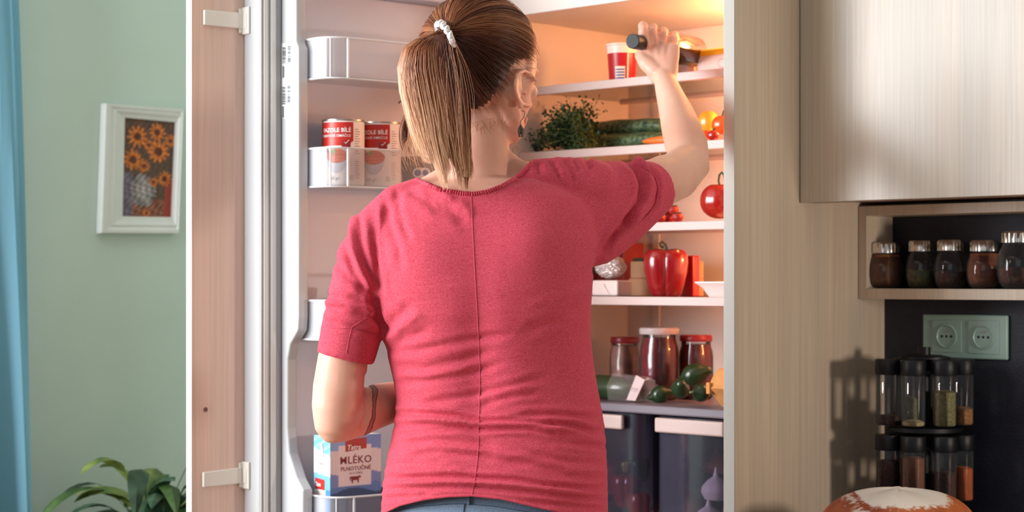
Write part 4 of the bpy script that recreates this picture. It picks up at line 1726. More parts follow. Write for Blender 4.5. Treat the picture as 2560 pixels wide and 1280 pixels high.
for i, (z0, z1, lab) in enumerate(((.0006, .034, 'lower light brown carton behind the red bell pepper'), (.0345, .0665, 'upper light brown carton stacked behind the red bell pepper'))):
    t = bx(K, aR, aL - .004 * i, .20, .27, z + z0, z + z1).build('food_carton', M['card'], smooth=False, bevel=.0015)
    tag(t, lab, 'carton', 'cartons behind the bell pepper')
M['darkgreen'] = pm('dark_green_film', '2b3a22', .4)
t = bx(K, aR, aL, .21, .26, z + .067, z + .073).build('green_packet', M['darkgreen'], smooth=False, bevel=.002)
tag(t, 'thin dark green packet lying on the light brown cartons', 'packet')
M['redbox'] = pm('dark_red_card', '9a2422', .5)
aL, aR = ray_b(1486, .26), ray_b(1560, .26)
t = bx(K, aR, aL, .26, .32, z + .0006, z + .104).build('red_box', M['redbox'], smooth=False, bevel=.0015)
tag(t, 'dark red box standing behind the foil package on the fourth shelf', 'box')
M['red_film'] = pm('red_film', '9c1c24', .3)
aL, aR = ray_b(1688, .17), ray_b(1733, .17)
t = bx(K, aR, aL, .17, .19, z + .0006, z + .076).build('red_packet', M['red_film'], smooth=False, bevel=.003)
tag(t, 'upright red packet half hidden behind the red bell pepper', 'packet')
# bell pepper
M['pepper'] = pm('pepper_red', '8c0c14', .22, noise=.06, nscale=14, coat=.5)


def pepper(c, rx, h, lab, mat, lobes=4, name='bell_pepper', group=None, stem=True, squash=1.0, ph=.9):
    t = thing(name, lab, 'pepper', c, group)
    g = MB()
    prof = [(.30, .02), (.55, .0), (.66, .03), (.76, .14), (.86, .32), (.96, .55), (1.0, .74), (.97, .88), (.84, .97), (.58, 1.0), (.34, .965), (.12, .925), (.01, .92)]
    rs = []
    for (r, zz) in prof:
        ring = []
        for j in range(64):
            th = 2 * math.pi * j / 64
            k = abs(math.cos(lobes * (th + ph) / 2))
            dep = .24 * (1 - k ** .55) * (1 if r > .5 else .4)
            dz = .05 * h * math.sin(lobes * (th + ph)) * (zz < .05) + (.03 * h * (k - .6) if zz > .8 else 0)
            rr = rx * r * (1 - dep * .75)
            ring.append(c + np.array([rr * math.cos(th), rr * math.sin(th) * squash, zz * h + dz * (0 if zz < .05 else 1)]))
        rs.append(ring)
    g.rings(rs)
    g.build('fruit_body', mat, t)
    if stem:
        g = MB()
        tp = c + np.array([0, 0, h * .93])
        g.tube([tp, tp + [.001, 0, .010], tp + [-.002, 0, .016], tp + [-.007, 0, .0205], tp + [-.011, 0, .017], tp + [-.0095, 0, .011], tp + [-.004, 0, .010]], [.0038, .0026, .0022, .0021, .0021, .0021, .0022], 10)
        g.build('curled_stem', M['stemdark'], t)
    return t


c = K(ray_b(1665, .115), .115, z + .0008)
pepper(c, 61 * c[1] / FPX, 118 * c[1] / FPX, 'large glossy red bell pepper with curled stem on the fourth shelf', M['pepper'])
# white tray
aL = ray_b(1732, .09)
M['tray'] = pm('white_foam_tray', 'eedfdc', .5)
t = thing('foam_tray', 'white foam tray at the right end of the fourth shelf', 'tray', K(.05, .13, z + .0006))
g = MB()
a1 = aL
g.rings([rrect(.036, a1 - .020, .105, .165, .01, z + .0006), rrect(.020, a1 - .010, .094, .178, .014, z + .018), rrect(.015, a1, .085, .185, .016, z + .026), rrect(.015, a1, .085, .185, .016, z + .028),
         rrect(.022, a1 - .012, .096, .176, .014, z + .0265), rrect(.038, a1 - .022, .107, .163, .01, z + .004)])
g.build('tray_body', M['tray'], t)

# ------------------------------------------------------------------ crisper cover shelf
z = Z5
M['jam'] = pm('dark_cherry_preserve', '74101a', .25, noise=.35, nscale=60)
M['pickle'] = pm('pale_pink_preserve', 'b98a7e', .4, noise=.4, nscale=45)
M['lidred'] = pm('dark_red_lid', '8c2026', .35)
M['jarlid'] = pm('milky_glass_lid', 'c9b8b8', .3)


def preserve(px, b, hpx_top, rpx, mat, lab, lidm, lidflat):
    c = K(ray_b(px, b), b, z + .0006)
    r = rpx * c[1] / FPX
    h = zat(hpx_top, c) - z
    t = thing('preserve_jar', lab, 'jar', c, 'preserve jars behind the avocados')
    hb = h - .012
    prof = [(r * .85, 0), (r * .95, .003), (r, .012), (r, hb * .72), (r * .96, hb * .82), (r * .86, hb * .92), (r * .86, hb)]
    MB().lathe(c, prof, 36).build('glass_body', M['jar_glass'], t)
    pf = [(x * .93, zz + .002) for x, zz in prof[:-1]]
    pf.append((pf[-1][0] * .99, hb * .95))
    pf.append((.001, hb * .955))
    MB().lathe(c, pf, 30).build('preserve', mat, t)
    k = 1.04 if lidflat else .95
    MB().lathe(c, [(r * k * .98, hb), (r * k, hb + .001), (r * k, hb + .010), (r * k * .95, h), (.001, h)], 36).build('lid', lidm, t)
    return t


preserve(1562, .235, 843, 38, M['pickle'], 'preserve jar with pale pink fruit and a dark red lid, leftmost of the three', M['lidred'], False)
preserve(1740, .235, 838, 43, M['jam'], 'dark red preserve jar behind the avocados, beside the egg carton', M['lidred'], False)
preserve(1648, .170, 820, 48, M['jam'], 'tallest preserve jar with milky glass lid, between two red lidded jars', M['jarlid'], True)

M['avo'] = pm('dark_green_avocado_skin', '1c3416', .3, noise=.3, nscale=40, bump=.3, bscale=120, coat=.3)


def egg_veg(p0, p1, r, lab, name='avocado', mat='avo', grp='avocados on the crisper cover', cat='avocado', prof=(.35, .75, .97, 1.0, .95, .78, .45)):
    p0, p1 = np.array(p0), np.array(p1)
    t = thing(name, lab, cat, (p0 + p1) / 2 - [0, 0, r], grp)
    n = len(prof)
    MB().tube([p0 + (p1 - p0) * i / (n - 1) for i in range(n)], [r * q_ for q_ in prof], 24, round_ends=True).build('fruit_body', M[mat], t)
    d = (p0 - p1) / np.linalg.norm(p1 - p0)
    MB().tube([p0 + d * r * .30, p0 + d * (r * .52)], [r * .16, r * .12], 8).build('stem_scar', M['stemg'], t)
    return t


def kp(px, py, b):
    a = ray_b(px, b)
    c = K(a, b, 0)
    c[2] = zat(py, c)
    return c


egg_veg(kp(1627, 993, .10), kp(1672, 980, .12), .0165, 'smallest avocado with a pale stem end, leftmost of the pile')
egg_veg(kp(1702, 962, .095), kp(1700, 982, .115), .0170, 'avocado standing on end in the pile beside the smallest one', prof=(.6, .85, .97, 1, .97, .85, .6))
egg_veg(kp(1735, 981, .08), kp(1770, 982, .11), .0165, 'avocado lying flat in front, nearest the egg carton')
egg_veg(kp(1705, 948, .15), kp(1768, 926, .17), .0205, 'long large avocado lying on top of the pile')
# wrapped cucumbers
g = thing('wrapped_cucumber', 'thick green cucumber piece in a tray beside her waist', 'cucumber', K(ray_b(1530, .10), .10, z + .0006))
pts = along(1488, 1568, .10, z + .024, z + .022, 7)
M['cuc'] = pm('cucumber_skin', '2c4022', .3, noise=.35, nscale=30, coat=.4)
MB().tube(pts, [.0215, .0225, .0225, .0225, .022, .021, .015], 24, round_ends=True).build('fruit_body', M['cuc'], g)
M['film'] = glassy('shrink_film', 'e9d9d9', .05, .15, .3)
gg = MB()
A0, A1 = ray_b(1520, .078), ray_b(1612, .10)
rs = []
for i in range(8):
    t = i / 7
    a = A0 + (A1 - A0) * t
    h_ = .050 - .004 * t - .02 * max(0, t - .7)
    rs.append([K(a, .078, z + .001 + .0 * t), K(a - .004 * t, .074, z + h_ * .55), K(a - .006 * t, .09, z + h_), K(a - .004 * t, .125, z + h_ * .96), K(a, .13, z + .001)])
gg.rings(rs, False, True, closed=True)
gg.build('film_wrap', M['film'], g)
M['tagp'] = pm('pink_white_label', 'c9b0b0', .5)
p_ = [kp(1566, 1000, .070), kp(1588, 1002, .070), kp(1612, 950, .082), kp(1590, 938, .082)]
MB().hexa(p_ + [q_ + V * .0015 for q_ in p_]).build('price_label', M['tagp'], g, smooth=False)

# egg carton
M['pulp'] = pm('tan_moulded_pulp', 'c98c50', .85, noise=.1, nscale=60, bump=.4, bscale=150)
aL = ray_b(1764, .065)
t = thing('egg_carton', 'tan moulded pulp egg carton at the right end above the drawers', 'carton', K(.05, .1, z + .0006))
g = MB()
a1 = aL
g.rings([rrect(.026, a1 - .016, .085, .135, .010, z + .0006), rrect(.020, a1 - .010, .075, .145, .012, z + .013), rrect(.018, a1 - .004, .068, .152, .012, z + .026), rrect(.016, a1, .063, .157, .012, z + .030), rrect(.016, a1 + .002, .061, .159, .012, z + .033)])
g.build('carton_base', M['pulp'], t)
g = MB()
g.rings([rrect(.016, a1 + .002, .061, .159, .012, z + .0335), rrect(.018, a1 - .001, .064, .156, .012, z + .037), rrect(.020, a1 - .006, .070, .150, .012, z + .054), rrect(.024, a1 - .012, .076, .144, .01, z + .066), rrect(.028, a1 - .014, .080, .14, .01, z + .068)])
g.build('carton_lid', M['pulp'], t)
MB().box(K, a1 - .014, a1 - .006, .0585, .064, z + .024, z + .044).build('closing_tab', M['pulp'], t, smooth=False, bevel=.001)

# ------------------------------------------------------------------ in the drawers
zd = .8035
M['yg'] = pm('yellow_green_pepper', '8a8a2a', .3, coat=.3)
M['onion'] = pm('brown_onion_skin', '9c5a34', .35, noise=.2, nscale=12, stretch=(1, 1, .3))
M['garlic'] = pm('white_garlic_skin', 'd6c3c3', .55, noise=.1, nscale=20)
for i, (px, b, dz, m_, lab, r, h) in enumerate(((1520, .12, .045, 'pepper', 'red pepper lying in the left drawer beside her hip', .034, .062), (1566, .11, .026, 'pepper', 'red pepper at the middle of the left drawer', .030, .060),
                                               (1597, .10, .0005, 'tomred', 'bright red pepper low in the left drawer, nearest the divider', .022, .055), (1592, .16, .066, 'zuc', 'dark green pepper at the back of the left drawer', .026, .045),
                                               (1565, .13, .087, 'yg', 'small yellow green pepper on top of the red ones in the left drawer', .010, .020))):
    c = K(ray_b(px, b), b, zd + dz)
    pepper(c, r, h, lab, M[m_], lobes=4, name='drawer_pepper', group='peppers in the left drawer', stem=False, ph=i)


def bulb(px, b, dz, r, h, mat, name, lab, cat, grp):
    c = K(ray_b(px, b), b, zd + dz)
    t = thing(name, lab, cat, c, grp)
    MB().lathe(c, [(r * .3, 0), (r * .75, h * .06), (r, h * .3), (r * .95, h * .5), (r * .6, h * .72), (r * .22, h * .86), (r * .14, h)], 30, lobes=8 if mat == 'garlic' else 0, lob=.06).build('bulb_body', M[mat], t)
    MB().lathe(c + [0, 0, h], [(r * .14, 0), (r * .10, .006), (r * .05, .010)], 10).build('neck', M[mat], t)
    return t


bulb(1790, .11, .055, .026, .050, 'garlic', 'garlic_bulb', 'white garlic bulb in the right drawer, upper of the two', 'garlic', 'garlic bulbs in the right drawer')
bulb(1772, .10, .0005, .029, .052, 'garlic', 'garlic_bulb', 'white garlic bulb in the right drawer, lower of the two', 'garlic', 'garlic bulbs in the right drawer')
bulb(1660, .11, .0005, .026, .046, 'onion', 'onion', 'brown onion in the right drawer nearest the divider', 'onion', 'onions in the right drawer')
bulb(1716, .14, .010, .031, .058, 'onion', 'onion', 'brown onion in the middle of the right drawer', 'onion', 'onions in the right drawer')
bulb(1812, .08, .0005, .024, .044, 'onion', 'onion', 'brown onion in the right drawer against its right side', 'onion', 'onions in the right drawer')
bulb(1790, .20, .09, .028, .045, 'onion', 'onion', 'reddish onion at the back top of the right drawer', 'onion', 'onions in the right drawer')

# ================================================================== the woman
YB = 2.85                                       # depth of her trunk
SB = YB / FPX                                   # metres per pixel there


def B(px, py, dy=0.0):
    return W(px, py, YB + dy)


def union(mb, voxel, smooth=6, fac=.5):
    me = bpy.data.meshes.new('tmp')
    me.from_pydata([tuple(p) for p in mb.v], [], mb.f)
    bm = bmesh.new()
    bm.from_mesh(me)
    # orient each piece outwards
    bmesh.ops.recalc_face_normals(bm, faces=bm.faces)
    bm.to_mesh(me)
    bm.free()
    o = bpy.data.objects.new('tmp', me)
    COL.objects.link(o)
    r = o.modifiers.new('r', 'REMESH')
    r.mode = 'VOXEL'
    r.voxel_size = voxel
    if smooth:
        s = o.modifiers.new('s', 'SMOOTH')
        s.factor = fac
        s.iterations = smooth
    dg = bpy.context.evaluated_depsgraph_get()
    m2 = bpy.data.meshes.new_from_object(o.evaluated_get(dg))
    n = len(m2.vertices)
    co = np.empty(n * 3)
    m2.vertices.foreach_get('co', co)
    co = co.reshape(-1, 3)
    nf = len(m2.polygons)
    idx = np.empty(nf * 4, dtype=int)
    m2.polygons.foreach_get('vertices', idx)
    F = idx.reshape(-1, 4)
    bpy.data.objects.remove(o)
    bpy.data.meshes.remove(me)
    bpy.data.meshes.remove(m2)
    return co, F


def vnormals(co, F):
    d1 = co[F[:, 2]] - co[F[:, 0]]
    d2 = co[F[:, 3]] - co[F[:, 1]]
    fn = np.cross(d1, d2)
    vn = np.zeros_like(co)
    for k in range(4):
        np.add.at(vn, F[:, k], fn)
    return vn / (np.linalg.norm(vn, axis=1, keepdims=True) + 1e-12)


def to_obj(name, co, F, mat, parent, keep=None, cols=None):
    if keep is not None:
        fk = keep[F].all(axis=1)
        F = F[fk]
        used = np.zeros(len(co), bool)
        used[F.ravel()] = True
        mp_ = np.cumsum(used) - 1
        co = co[used]
        F = mp_[F]
    me = bpy.data.meshes.new(name)
    co = co - root_loc(parent)
    me.vertices.add(len(co))
    me.vertices.foreach_set('co', co.ravel())
    me.loops.add(F.size)
    me.loops.foreach_set('vertex_index', F.ravel())
    me.polygons.add(len(F))
    me.polygons.foreach_set('loop_start', np.arange(0, F.size, F.shape[1]))
    me.update(calc_edges=True)
    me.polygons.foreach_set('use_smooth', [True] * len(F))
    if cols is not None:
        at = me.color_attributes.new('Col', 'FLOAT_COLOR', 'POINT')
        at.data.foreach_set('color', cols.ravel())
    me.materials.append(mat)
    o = bpy.data.objects.new(name, me)
    COL.objects.link(o)
    o.parent = parent
    return o


# ------------------------------------------------------------------ trunk outline, row by row: y, left, right, depth forward/back
ROWS = [(448, 1100, 1330, .055, .0), (470, 1010, 1400, .075, .0), (500, 960, 1455, .088, .0), (540, 935, 1480, .096, .0), (600, 925, 1490, .103, -.002), (660, 930, 1484, .106, -.004), (720, 938, 1479, .107, -.006),
        (780, 948, 1476, .105, -.004), (840, 957, 1476, .100, .002), (900, 969, 1483, .097, .006), (950, 981, 1491, .096, .008), (1000, 988, 1500, .097, .008),
        (1050, 985, 1509, .101, .006), (1110, 974, 1514, .107, .003), (1170, 962, 1517, .112, .0), (1230, 954, 1518, .115, -.002), (1290, 950, 1518, .117, -.004), (1330, 948, 1518, .117, -.004)]


def trunk(mb, inset=0.0, y0=0, y1=9999, seg=56, rows=ROWS):
    rs = []
    for (y, l, r, d, oy) in rows:
        if not (y0 <= y <= y1):
            continue
        cx, hw = (l + r) / 2, (r - l) / 2 * SB - inset
        c = B(cx, y, oy)
        ring = []
        for j in range(seg):
            th = 2 * math.pi * j / seg
            cs, sn = math.cos(th), math.sin(th)
            e = .86
            x = hw * math.copysign(abs(cs) ** e, cs)
            yy = (d - inset) * math.copysign(abs(sn) ** e, sn)
            # twist: the right side of the back lies a little nearer the viewer
            ring.append(c + np.array([x, yy - .10 * x, 0]))
        rs.append(ring)
    mb.rings(rs)


def sleeves(mb, inset=0.0):
    # raised right sleeve, wide at the arm pit
    P = [B(1250, 585, .0), B(1340, 575, .0), B(1400, 558, .005), B(1450, 537, .012), B(1500, 524, .025), B(1550, 505, .042), B(1600, 484, .065), B(1644, 467, .090)]
    R = [118, 130, 138, 138, 129, 111, 88, 67]
    mb.tube(P, [q * SB - inset for q in R], 40, flat=[.62, .62, .62, .62, .66, .74, .86, .96], up=(0, 1, 0))
    # hanging left sleeve
    P = [B(985, 545), B(938, 585), B(921, 640), B(905, 700), B(893, 760), B(881, 815), B(874, 850), B(863, 897)]
    R = [58, 72, 76, 75, 76, 77, 76, 73]
    mb.tube(P, [q * SB - inset for q in R], 40, flat=[1, 1, 1, 1, 1, 1, 1, 1], up=(0, 1, 0))


def yoke(mb, inset=0.0):
    for P, R in (([B(1175, 462, .01), B(1080, 486, .006), B(1000, 520), B(945, 572)], [44, 52, 62, 62]),
                 ([B(1195, 470, .01), B(1300, 458, .008), B(1400, 458, .006), B(1480, 470, .01)], [46, 58, 66, 72])):
        mb.tube(P, [q * SB - inset for q in R], 28, round_ends=True, flat=1.05, up=(0, 1, 0))


# ------------------------------------------------------------------ shirt
shirt_mb = MB()
trunk(shirt_mb)
sleeves(shirt_mb)
yoke(shirt_mb)
co, F = union(shirt_mb, .0030, smooth=14, fac=.6)
vn = vnormals(co, F)
pxv = 1280 + FPX * co[:, 0] / co[:, 1]
pyv = HY - FPX * (co[:, 2] - EYE) / co[:, 1]


def poly_dist(px, py, pts):
    """distance to a polyline and position along it (0..1)"""
    P = np.array(pts, float)
    best = np.full(px.shape, 1e9)
    tt = np.zeros(px.shape)
    sg = np.zeros(px.shape)
    seg = np.linalg.norm(P[1:] - P[:-1], axis=1)
    cum = np.concatenate([[0], np.cumsum(seg)])
    for i in range(len(P) - 1):
        d = P[i + 1] - P[i]
        L2 = (d ** 2).sum()
        t = np.clip(((px - P[i, 0]) * d[0] + (py - P[i, 1]) * d[1]) / L2, 0, 1)
        ex, ey = px - (P[i, 0] + t * d[0]), py - (P[i, 1] + t * d[1])
        dd = np.hypot(ex, ey)
        m_ = dd < best
        best[m_] = dd[m_]
        tt[m_] = ((cum[i] + t * seg[i]) / cum[-1])[m_]
        sg[m_] = np.sign(d[0] * ey - d[1] * ex)[m_]
    return best, tt, sg


# folds seen on the back: (polyline, height in mm, half width in px); negative = valley
FOLDS = [
    ([(965, 500), (975, 560), (1000, 620), (1010, 680)], -2.6, 10), ([(990, 470), (1000, 540), (1030, 610)], -2.0, 9), ([(950, 500), (952, 600), (968, 700), (972, 770)], 2.4, 10),
    ([(898, 530), (900, 600), (915, 660), (945, 730)], -3.0, 8), ([(865, 560), (862, 620), (885, 680), (925, 740)], -3.0, 8), ([(880, 545), (882, 620), (905, 680), (935, 735)], 2.5, 8),
    ([(835, 645), (870, 690), (915, 735)], -2.6, 8), ([(935, 560), (938, 640), (948, 700)], -1.6, 7),
    ([(1020, 470), (1060, 500), (1110, 540)], -1.8, 10), ([(1060, 480), (1110, 515), (1170, 560)], -2.2, 12), ([(1085, 470), (1135, 500)], 1.8, 9), ([(1150, 500), (1180, 540)], 1.4, 10),
    ([(812, 740), (850, 748), (900, 752), (940, 765)], -3.2, 9), ([(808, 770), (860, 768), (920, 785), (955, 815)], -3.2, 9), ([(810, 757), (860, 757), (930, 772)], 2.6, 8), ([(808, 800), (850, 815), (900, 825), (950, 840)], -2.4, 8),
    ([(925, 720), (945, 780), (960, 830)], -5.0, 9), ([(955, 835), (985, 800), (1030, 760)], -2.4, 12), ([(960, 860), (1000, 820), (1060, 780)], 2.0, 12), ([(965, 880), (1010, 850), (1080, 820)], -1.8, 12),
    # raised sleeve
    ([(1560, 395), (1590, 420), (1606, 460), (1600, 500), (1560, 560), (1510, 620)], -5.8, 8), ([(1575, 392), (1608, 420), (1622, 460), (1612, 510), (1570, 570)], 6.0, 8),
    ([(1610, 410), (1640, 440), (1648, 470), (1635, 520), (1600, 556)], -4.0, 5),
    ([(1375, 400), (1392, 425), (1400, 450)], -2.4, 8), ([(1405, 398), (1425, 425), (1435, 460)], -2.2, 8), ([(1432, 398), (1450, 430)], -2.4, 8), ([(1460, 396), (1478, 425)], -2.2, 8), ([(1345, 405), (1350, 440)], -1.8, 8),
    ([(1480, 640), (1540, 590), (1590, 530)], -3.0, 9), ([(1470, 690), (1520, 620)], -2.0, 9), ([(1500, 645), (1560, 575), (1600, 540)], 2.4, 8),
    ([(1240, 470), (1290, 450), (1330, 425)], -1.4, 10),
    ([(1465, 760), (1400, 800), (1300, 830)], -1.6, 12), ([(1470, 720), (1400, 745), (1320, 760)], 1.4, 14),
    # lower back
    ([(975, 880), (1040, 875), (1110, 862), (1180, 850), (1280, 835)], -2.0, 9), ([(985, 915), (1060, 920), (1150, 900), (1230, 880)], -1.8, 9), ([(990, 935), (1060, 938), (1140, 930), (1200, 900)], 1.5, 8),
    ([(990, 960), (1080, 950), (1180, 935), (1260, 905)], -1.6, 8), ([(1040, 1015), (1110, 1000), (1200, 985), (1300, 960), (1370, 940)], -2.2, 9), ([(1200, 1012), (1280, 990), (1350, 980)], -2.0, 8), ([(1180, 1000), (1260, 975), (1340, 955)], 1.6, 8),
    ([(990, 1032), (1060, 1035), (1140, 1040), (1200, 1052), (1300, 1055), (1400, 1058), (1480, 1070)], -4.0, 6), ([(985, 1066), (1070, 1062), (1150, 1066), (1230, 1072), (1320, 1070), (1380, 1082), (1440, 1095)], -4.4, 6),
    ([(985, 1048), (1080, 1050), (1200, 1062), (1320, 1062), (1450, 1075)], 3.6, 7), ([(985, 1085), (1060, 1078), (1150, 1073), (1220, 1078)], -3.0, 6), ([(1000, 1110), (1080, 1100), (1190, 1108), (1260, 1120)], -2.0, 8),
    ([(1280, 1040), (1380, 1035), (1500, 1045)], -3.2, 7), ([(1330, 1065), (1420, 1062), (1500, 1085)], -3.4, 6), ([(1380, 1095), (1450, 1110), (1515, 1118)], -3.0, 7),
    ([(1020, 1140), (1100, 1130), (1190, 1140), (1260, 1150)], -2.2, 8), ([(960, 1165), (1040, 1155), (1120, 1150)], -1.8, 8), ([(1240, 1155), (1330, 1160), (1420, 1190), (1515, 1195)], -2.2, 8), ([(1320, 1130), (1420, 1155), (1515, 1160)], -2.0, 8),
    ([(955, 1195), (1040, 1195), (1140, 1192), (1190, 1195), (1280, 1200), (1380, 1215), (1515, 1222)], -3.6, 6), ([(955, 1225), (1040, 1222), (1120, 1215), (1190, 1218), (1290, 1225), (1400, 1240), (1515, 1252)], -3.4, 6),
    ([(955, 1208), (1060, 1206), (1190, 1207), (1320, 1215), (1510, 1238)], 3.0, 7), ([(953, 1250), (1010, 1240), (1080, 1236)], -2.6, 6), ([(1300, 1250), (1400, 1262), (1515, 1272)], -2.6, 6), ([(960, 1180), (1060, 1178), (1160, 1175)], 2.0, 7),
    ([(985, 1020), (1030, 1018), (1090, 1022)], 2.0, 6), ([(1100, 1120), (1200, 1125), (1330, 1145)], 1.8, 8),
]
disp = np.zeros(len(co))
facing = np.clip((.35 - vn[:, 1]) * 3, 0, 1)
for pts, amp, wd in FOLDS:
    d, t, sg = poly_dist(pxv, pyv, pts)
    wob = 1 + .25 * np.sin(t * 19 + amp)
    prof = np.exp(-(d / (wd * wob)) ** 2)
    # a valley has a soft raised lip beside it
    if amp < 0:
        prof = prof - .45 * np.exp(-((d - wd * 2.1) / (wd * 1.1)) ** 2)
    fade = np.clip(np.minimum(t, 1 - t) * 6 + .15, 0, 1)
    fade[(t <= 0) | (t >= 1)] = np.clip(1 - d / (2.5 * wd), 0, 1)[(t <= 0) | (t >= 1)] * .15
    disp += prof * fade * amp * .00135
# back relief: spine hollow, shoulder blades
disp += -.006 * np.exp(-((pxv - 1192) / 42) ** 2) * np.exp(-((pyv - 900) / 230) ** 2)
disp += .009 * np.exp(-((pxv - 1050) / 75) ** 2 - ((pyv - 640) / 85) ** 2)
disp += .010 * np.exp(-((pxv - 1345) / 80) ** 2 - ((pyv - 600) / 85) ** 2)
disp += .004 * np.exp(-((pxv - 1290) / 60) ** 2 - ((pyv - 940) / 140) ** 2) + .004 * np.exp(-((pxv - 1100) / 55) ** 2 - ((pyv - 940) / 140) ** 2)
co0 = co.copy()
co = co + vn * (disp * facing)[:, None]
# small random folds near the waist and hem
w = np.clip((pyv - 860) / 200, 0, 1)
yy_ = pyv + .05 * (pxv - 1200) * np.sin(pyv / 90) + 9 * np.sin(pxv / 83 + pyv / 47)
co = co + vn * ((np.sin(yy_ / 5.2) * .00045 + np.sin(yy_ / 3.1 + pxv / 60) * .00025) * w * (.5 + .5 * np.sin(pxv / 37 + pyv / 61)))[:, None]
bvh = BVHTree.FromPolygons([tuple(p) for p in co], [tuple(f) for f in F])


def on_shirt(px, py, lift=0.0, back=False):
    o = Vector((0, 0, EYE))
    d = Vector(W(px, py, 1.0)) - o
    d.normalize()
    if back:
        h = bvh.ray_cast(o + d * 6, -d)
    else:
        h = bvh.ray_cast(o, d)
    if h[0] is None:
        return None
    nrm = h[1]
    if nrm.dot(-d if not back else d) < 0:
        nrm = -nrm
    return np.array(h[0]) + np.array(nrm) * lift


# openings: neck and hem
NK = np.array([(1040, 446), (1060, 456), (1100, 472), (1150, 481), (1180, 483), (1215, 478), (1250, 466), (1290, 443), (1315, 420), (1330, 404)], float)
ncut = np.interp(pxv, NK[:, 0], NK[:, 1], left=-999, right=-999)
front = co[:, 1] > YB + .012
ncut = np.where(front, ncut + 34 * np.clip(1 - np.abs(pxv - 1188) / 150, 0, 1) ** .6, ncut)
hem_x = np.array([900, 955, 1000, 1060, 1120, 1180, 1250, 1320, 1400, 1520, 1600], float)
hem_y = np.array([1292, 1284, 1264, 1249, 1242, 1240, 1247, 1262, 1281, 1296, 1300], float)
hcut = np.interp(pxv, hem_x, hem_y) + np.where(front, 25, 0)
keep = (pyv > ncut) & (pyv < hcut)

# shirt fabric
m, nt, p, out = new_mat('heather_crimson_jersey')
N, L = nt.nodes, nt.links
tc = N.new('ShaderNodeTexCoord')
mp = N.new('ShaderNodeMapping')
mp.inputs['Scale'].default_value = (1, 1, 2.2)
mp.inputs['Rotation'].default_value = (0, .15, 0)
L.new(tc.outputs['Object'], mp.inputs[0])
n = N.new('ShaderNodeTexNoise')
n.inputs['Scale'].default_value = 380
n.inputs['Detail'].default_value = 4
n.inputs['Roughness'].default_value = .75
L.new(mp.outputs[0], n.inputs['Vector'])
r = N.new('ShaderNodeValToRGB')
r.color_ramp.elements[0].position = .36
r.color_ramp.elements[0].color = (*lin('bb3448'), 1)
r.color_ramp.elements[1].position = .70
r.color_ramp.elements[1].color = (*lin('d86173'), 1)
L.new(n.outputs['Fac'], r.inputs[0])
L.new(r.outputs[0], p.inputs['Base Color'])
p.inputs['Roughness'].default_value = .85
p.inputs['Specular IOR Level'].default_value = .2
p.inputs['Sheen Weight'].default_value = .25
p.inputs['Sheen Roughness'].default_value = .4
p.inputs['Sheen Tint'].default_value = (*lin('f0a0b0'), 1)
bp = N.new('ShaderNodeBump')
bp.inputs['Strength'].default_value = .35
bp.inputs['Distance'].default_value = .0006
L.new(n.outputs['Fac'], bp.inputs['Height'])
n2 = N.new('ShaderNodeTexNoise')
mp2 = N.new('ShaderNodeMapping')
mp2.inputs['Scale'].default_value = (14, 14, 60)
L.new(tc.outputs['Object'], mp2.inputs[0])
L.new(mp2.outputs[0], n2.inputs['Vector'])
n2.inputs['Scale'].default_value = 1.0
n2.inputs['Detail'].default_value = 3
n2.inputs['Distortion'].default_value = .5
bp2 = N.new('ShaderNodeBump')
bp2.inputs['Strength'].default_value = .35
bp2.inputs['Distance'].default_value = .004
L.new(n2.outputs['Fac'], bp2.inputs['Height'])
L.new(bp2.outputs[0], bp.inputs['Normal'])
L.new(bp.outputs[0], p.inputs['Normal'])
M['shirt'] = m

PERS = thing('person', 'woman in a crimson jersey shirt reaching into the open fridge, seen from behind', 'person', (float(B(1230, 0)[0]), YB, 0.0))
shirt = to_obj('shirt', co, F, M['shirt'], PERS, keep)

# seams laid on the cloth
SEAMS = {
    'back_seam': ([(1178, 492), (1180, 540), (1184, 620), (1188, 700), (1193, 780), (1197, 860), (1200, 925), (1199, 1000), (1197, 1060), (1196, 1120), (1192, 1165), (1187, 1200), (1180, 1238)], .00075),
    'sleeve_seam': ([(948, 767), (925, 790), (900, 805), (880, 818), (872, 850), (866, 884)], .0006),
    'cuff_seam': ([(1602, 413), (1622, 425), (1640, 447), (1647, 475), (1640, 510), (1622, 535), (1596, 560)], .0009),
    'armhole_seam': ([(805, 815), (850, 822), (880, 820), (930, 832), (955, 836)], .0006),
}
M['seam'] = pm('crimson_thread', 'c0485f', .85)
for nm, (pts, r) in SEAMS.items():
    P = np.array(pts, float)
    t = np.linspace(0, len(P) - 1, 90)
    xs = np.interp(t, np.arange(len(P)), P[:, 0])
    ys = np.interp(t, np.arange(len(P)), P[:, 1])
    q = [on_shirt(x, y, .0002) for x, y in zip(xs, ys)]
    q = [z_ for z_ in q if z_ is not None]
    MB().tube(q, r, 6).build(nm, M['seam'], shirt)

# gathered neck band
tt_ = np.linspace(1041, 1329, 150)
neck_pts = [on_shirt(x, np.interp(x, NK[:, 0], NK[:, 1]) + 2, -.0002) for x in tt_]
neck_pts = [q for q in neck_pts if q is not None]
fr_pts = []
for x in np.linspace(1325, 1045, 40):
    q = on_shirt(x, np.interp(x, NK[:, 0], NK[:, 1]) + 2 + 34 * max(0, 1 - abs(x - 1188) / 150) ** .6, .0, back=True)
    if q is not None:
        fr_pts.append(q)
ring = neck_pts + fr_pts
ring.append(ring[0])
rr = []
for i in range(len(ring)):
    x = np.linspace(0, 1, len(ring))[i]
    rr.append(.0036 + (.0011 * math.sin(i * 2.2) if 10 < i < 110 else .0001 * math.sin(i * 2)))
MB().tube(ring, rr, 10).build('neck_band', M['shirt'], shirt)
